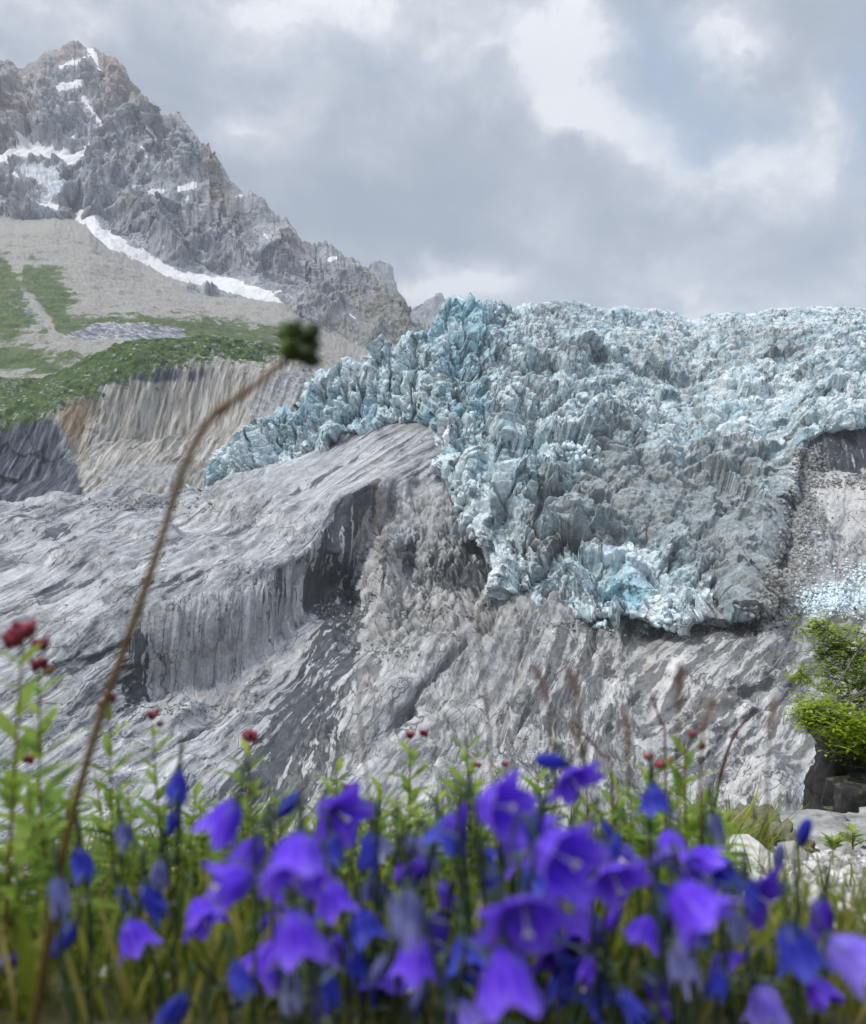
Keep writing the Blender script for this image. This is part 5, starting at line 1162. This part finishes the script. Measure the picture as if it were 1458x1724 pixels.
# ------------------------------------------------------------------ small tree at the right edge
M_TREE = mat_leafy('tree_leaf', [(0, (.11, .18, .008)), (.45, (.27, .39, .016)), (1, (.46, .54, .06))], scale=12, trans=.5)
def mat_bark():
    m, nt = material('bark'); p = nt.pos(); a = nt.noise(nt.vec('MULTIPLY', p, (1, 1, .2)), 60, 5, .6)
    finish(nt, nt.ramp(a, [(.3, (.05, .045, .035)), (.7, (.22, .20, .17))]), .9, [(a, .5, .004)]); return m
def small_tree():
    rr = random.Random(21); Y = 4.35; g = pt(1545, 1232, Y); g = Vector((g.x, 4.3, g.z - .02)); root = empty('small_tree', g); tag(root, 'small bright green tree growing over the dark boulder at the right', 'tree')
    tr = MB(); tips = []
    trunk = bez([g, g + Vector((-.04, 0, .15)), g + Vector((-.10, .02, .36)), g + Vector((-.2, 0, .60))], 12); tr.tube(trunk, [.022 - .0012 * i for i in range(13)], 8)
    tr.build('trunk', mat_bark(), root, origin=g)
    br = MB(); lf = MB()
    clumps = [(1392, 1062, 34, 20), (1420, 1078, 30, 18), (1378, 1052, 16, 10), (1404, 1092, 34, 14), (1436, 1108, 36, 26), (1418, 1130, 34, 24), (1388, 1104, 14, 8), (1352, 1136, 14, 14), (1370, 1188, 26, 16), (1400, 1200, 36, 20), (1436, 1190, 40, 30), (1450, 1150, 34, 30), (1430, 1232, 30, 18), (1455, 1248, 30, 20), (1392, 1160, 26, 14),
              (1480, 1110, 40, 50), (1520, 1090, 50, 50), (1500, 1180, 50, 50), (1560, 1130, 60, 60), (1600, 1180, 50, 50), (1540, 1225, 50, 30), (1358, 1196, 14, 10), (1368, 1214, 18, 8), (1468, 1262, 20, 12), (1412, 1216, 24, 12), (1340, 1140, 7, 6), (1400, 1228, 30, 14), (1432, 1244, 34, 16), (1362, 1206, 18, 9), (1452, 1262, 26, 14), (1384, 1214, 24, 10), (1445, 1218, 40, 26)]
    for (cx, cy, rx, ry) in clumps:
        c = pt(cx, cy, (Y + rr.uniform(-.25, .25)) if cy < 1195 else rr.uniform(3.72, 3.88)); o = trunk[rr.randint(4, 12)]
        br.tube(bez([o, o.lerp(c, .3) + Vector((rr.uniform(-.06, .06), rr.uniform(-.05, .05), rr.uniform(-.02, .08))), o.lerp(c, .7) + Vector((rr.uniform(-.05, .05), rr.uniform(-.05, .05), rr.uniform(-.02, .05))), c], 8), [.007 - .0007 * i for i in range(9)], 5)
        k = Y / F; n = int(rx * ry * .13) + 22
        for j in range(n):
            u, v, w = rr.gauss(0, .5), rr.gauss(0, .5), rr.gauss(0, .5); p = c + Vector((u * 1.2 * rx * k, w * rx * k, v * 1.25 * ry * k)); a = rr.uniform(0, 6.28)
            tw = Vector((math.cos(a), math.sin(a), rr.uniform(-.3, .5)))
            if j % 5 == 0: br.tube([c.lerp(p, .2), p], .0014, 4)
            for b_ in range(4):
                a2 = a + rr.uniform(-1.2, 1.2); lf.leaf(p + tw * (.014 * b_), (math.cos(a2), math.sin(a2), rr.uniform(-.2, .6)), rr.uniform(.016, .030), rr.uniform(.009, .014), tone=rr.uniform(.1, .9), curl=rr.uniform(0, .4), seg=3)
    br.build('branches', bpy.data.materials['bark'], root, origin=g); lf.build('crown', M_TREE, root, origin=g)
small_tree()

# ------------------------------------------------------------------ ice fallen from the front
def ice_rubble(name='ice_rubble', spots=None, mat=None, label=None, seed=9):
    bm = bmesh.new(); bmesh.ops.create_icosphere(bm, subdivisions=1, radius=1); base = np.array([v.co[:] for v in bm.verts]); fs = np.array([[v.index for v in f.verts] for f in bm.faces]); bm.free()
    rg = np.random.RandomState(seed); V = []; n = 0
    spots = spots or [(1430, 1005, 60, 22, 520, 900, 1.0), (1385, 1018, 40, 18, 505, 420, .8), (1450, 965, 40, 20, 540, 220, .9), (1400, 1000, 70, 36, 520, 500, .45), (1012, 1052, 9, 6, 466, 26, 1.8), (1106, 1050, 14, 6, 458, 40, 1.6), (975, 760, 24, 14, 690, 60, 2.0), (1360, 930, 40, 30, 545, 60, .8), (1100, 1065, 200, 8, 452, 60, .7)]
    for (cx, cy, rx, ry, Y, m_, s0) in spots:
        for k in range(m_):
            px_, py_ = cx + rg.normal() * rx * .6, cy + rg.normal() * ry * .6; hit = ROCK_BVH.ray_cast(Vector((0, 0, 0)), Vector(at(px_, py_, 1)))
            if hit[0] is None: continue
            c = np.array(hit[0]); s = s0 * (.3 + 1.1 * rg.rand() ** 2)
            r_ = base * (1 + rg.uniform(-.35, .35, (len(base), 1))) * rg.uniform(.6, 1.2, 3) * s; V.append(r_ + c + np.array((0, -s * .3, s * .3))); n += 1
    V = np.concatenate(V); Fs = (fs[None] + (np.arange(n) * len(base))[:, None, None]).reshape(-1, 3); me = bpy.data.meshes.new(name)
    me.vertices.add(len(V)); me.vertices.foreach_set('co', V.astype(f32).ravel()); me.loops.add(Fs.size); me.loops.foreach_set('vertex_index', Fs.astype(np.int32).ravel())
    me.polygons.add(len(Fs)); me.polygons.foreach_set('loop_start', np.arange(0, Fs.size, 3, dtype=np.int32)); me.update(calc_edges=True)
    m, nt = material(name + '_stone'); a = nt.noise(nt.pos(), .5, 5, .6); finish(nt, nt.ramp(a, mat or [(.3, (.50, .66, .70)), (.7, (.80, .86, .88))]), .6, [(a, .3, .5)]); me.materials.append(m)
    tag(link(name, me), label or 'white and pale blue ice rubble below the glacier front', 'rubble', 'stuff')
from mathutils.bvhtree import BVHTree
def bvh_of(names):
    vs = []; fs = []; o = 0
    for n_ in names:
        me = bpy.data.objects[n_].data; c = np.empty(len(me.vertices) * 3, f32); me.vertices.foreach_get('co', c); idx = np.empty(len(me.loops), np.int32); me.loops.foreach_get('vertex_index', idx)
        vs.append(c.reshape(-1, 3)); fs.append(idx.reshape(-1, 4) + o); o += len(me.vertices)
    return BVHTree.FromPolygons(np.concatenate(vs).tolist(), np.concatenate(fs).tolist())
ROCK_BVH = bvh_of(['rock_slope', 'glacier', 'moraine_terrain'])
ice_rubble()
# grey stones and dirt shed along the right edge of the ice and at the foot of the cliffs
edge_ = [(1278, 1030), (1296, 1005), (1308, 975), (1316, 945), (1324, 910), (1332, 875), (1338, 840), (1346, 800), (1352, 770)]
ice_rubble('rock_rubble', [(x + 8, y + 4, 16, 20, 500, 230, 1.5) for x, y in edge_] + [(x + 24, y + 8, 22, 24, 500, 120, .9) for x, y in edge_] + [(1360, 900, 40, 60, 500, 300, .8), (1200, 1055, 90, 8, 450, 160, .9), (950, 1052, 50, 6, 450, 90, .9), (640, 1095, 40, 12, 450, 130, .8), (560, 1030, 30, 16, 450, 120, .9), (300, 1195, 80, 10, 450, 160, .8), (1430, 812, 50, 8, 600, 160, 1.1), (720, 1030, 90, 14, 500, 140, .8), (230, 850, 90, 8, 700, 220, 1.0)],
           [(.3, (.13, .135, .13)), (.5, (.25, .25, .24)), (.7, (.44, .44, .42))], 'grey broken stones and grit lying along the ice edge and cliff feet', 14)

# ------------------------------------------------------------------ haze
def build_haze():
    m = bpy.data.materials.new('haze_air'); m.use_nodes = True; nt = NT(m.node_tree); nt.n.clear()
    v = nt.node('ShaderNodeVolumePrincipled', {'Color': (.86, .90, .96), 'Density': HAZE, 'Anisotropy': .1})
    nt.node('ShaderNodeOutputMaterial', {'Volume': v.outputs[0]})
    bm = bmesh.new(); bmesh.ops.create_cube(bm, size=1)
    me = bpy.data.meshes.new('haze'); bm.to_mesh(me); bm.free(); me.materials.append(m)
    o = link('haze', me); lo = Vector((-6500, -60, -330)); hi = Vector((9500, 8600, 2350))
    o.location = (lo + hi) / 2; o.scale = hi - lo
    tag(o, 'thin bluish air over the whole valley', 'haze', 'stuff')
HAZE = 0.75e-4
build_haze()
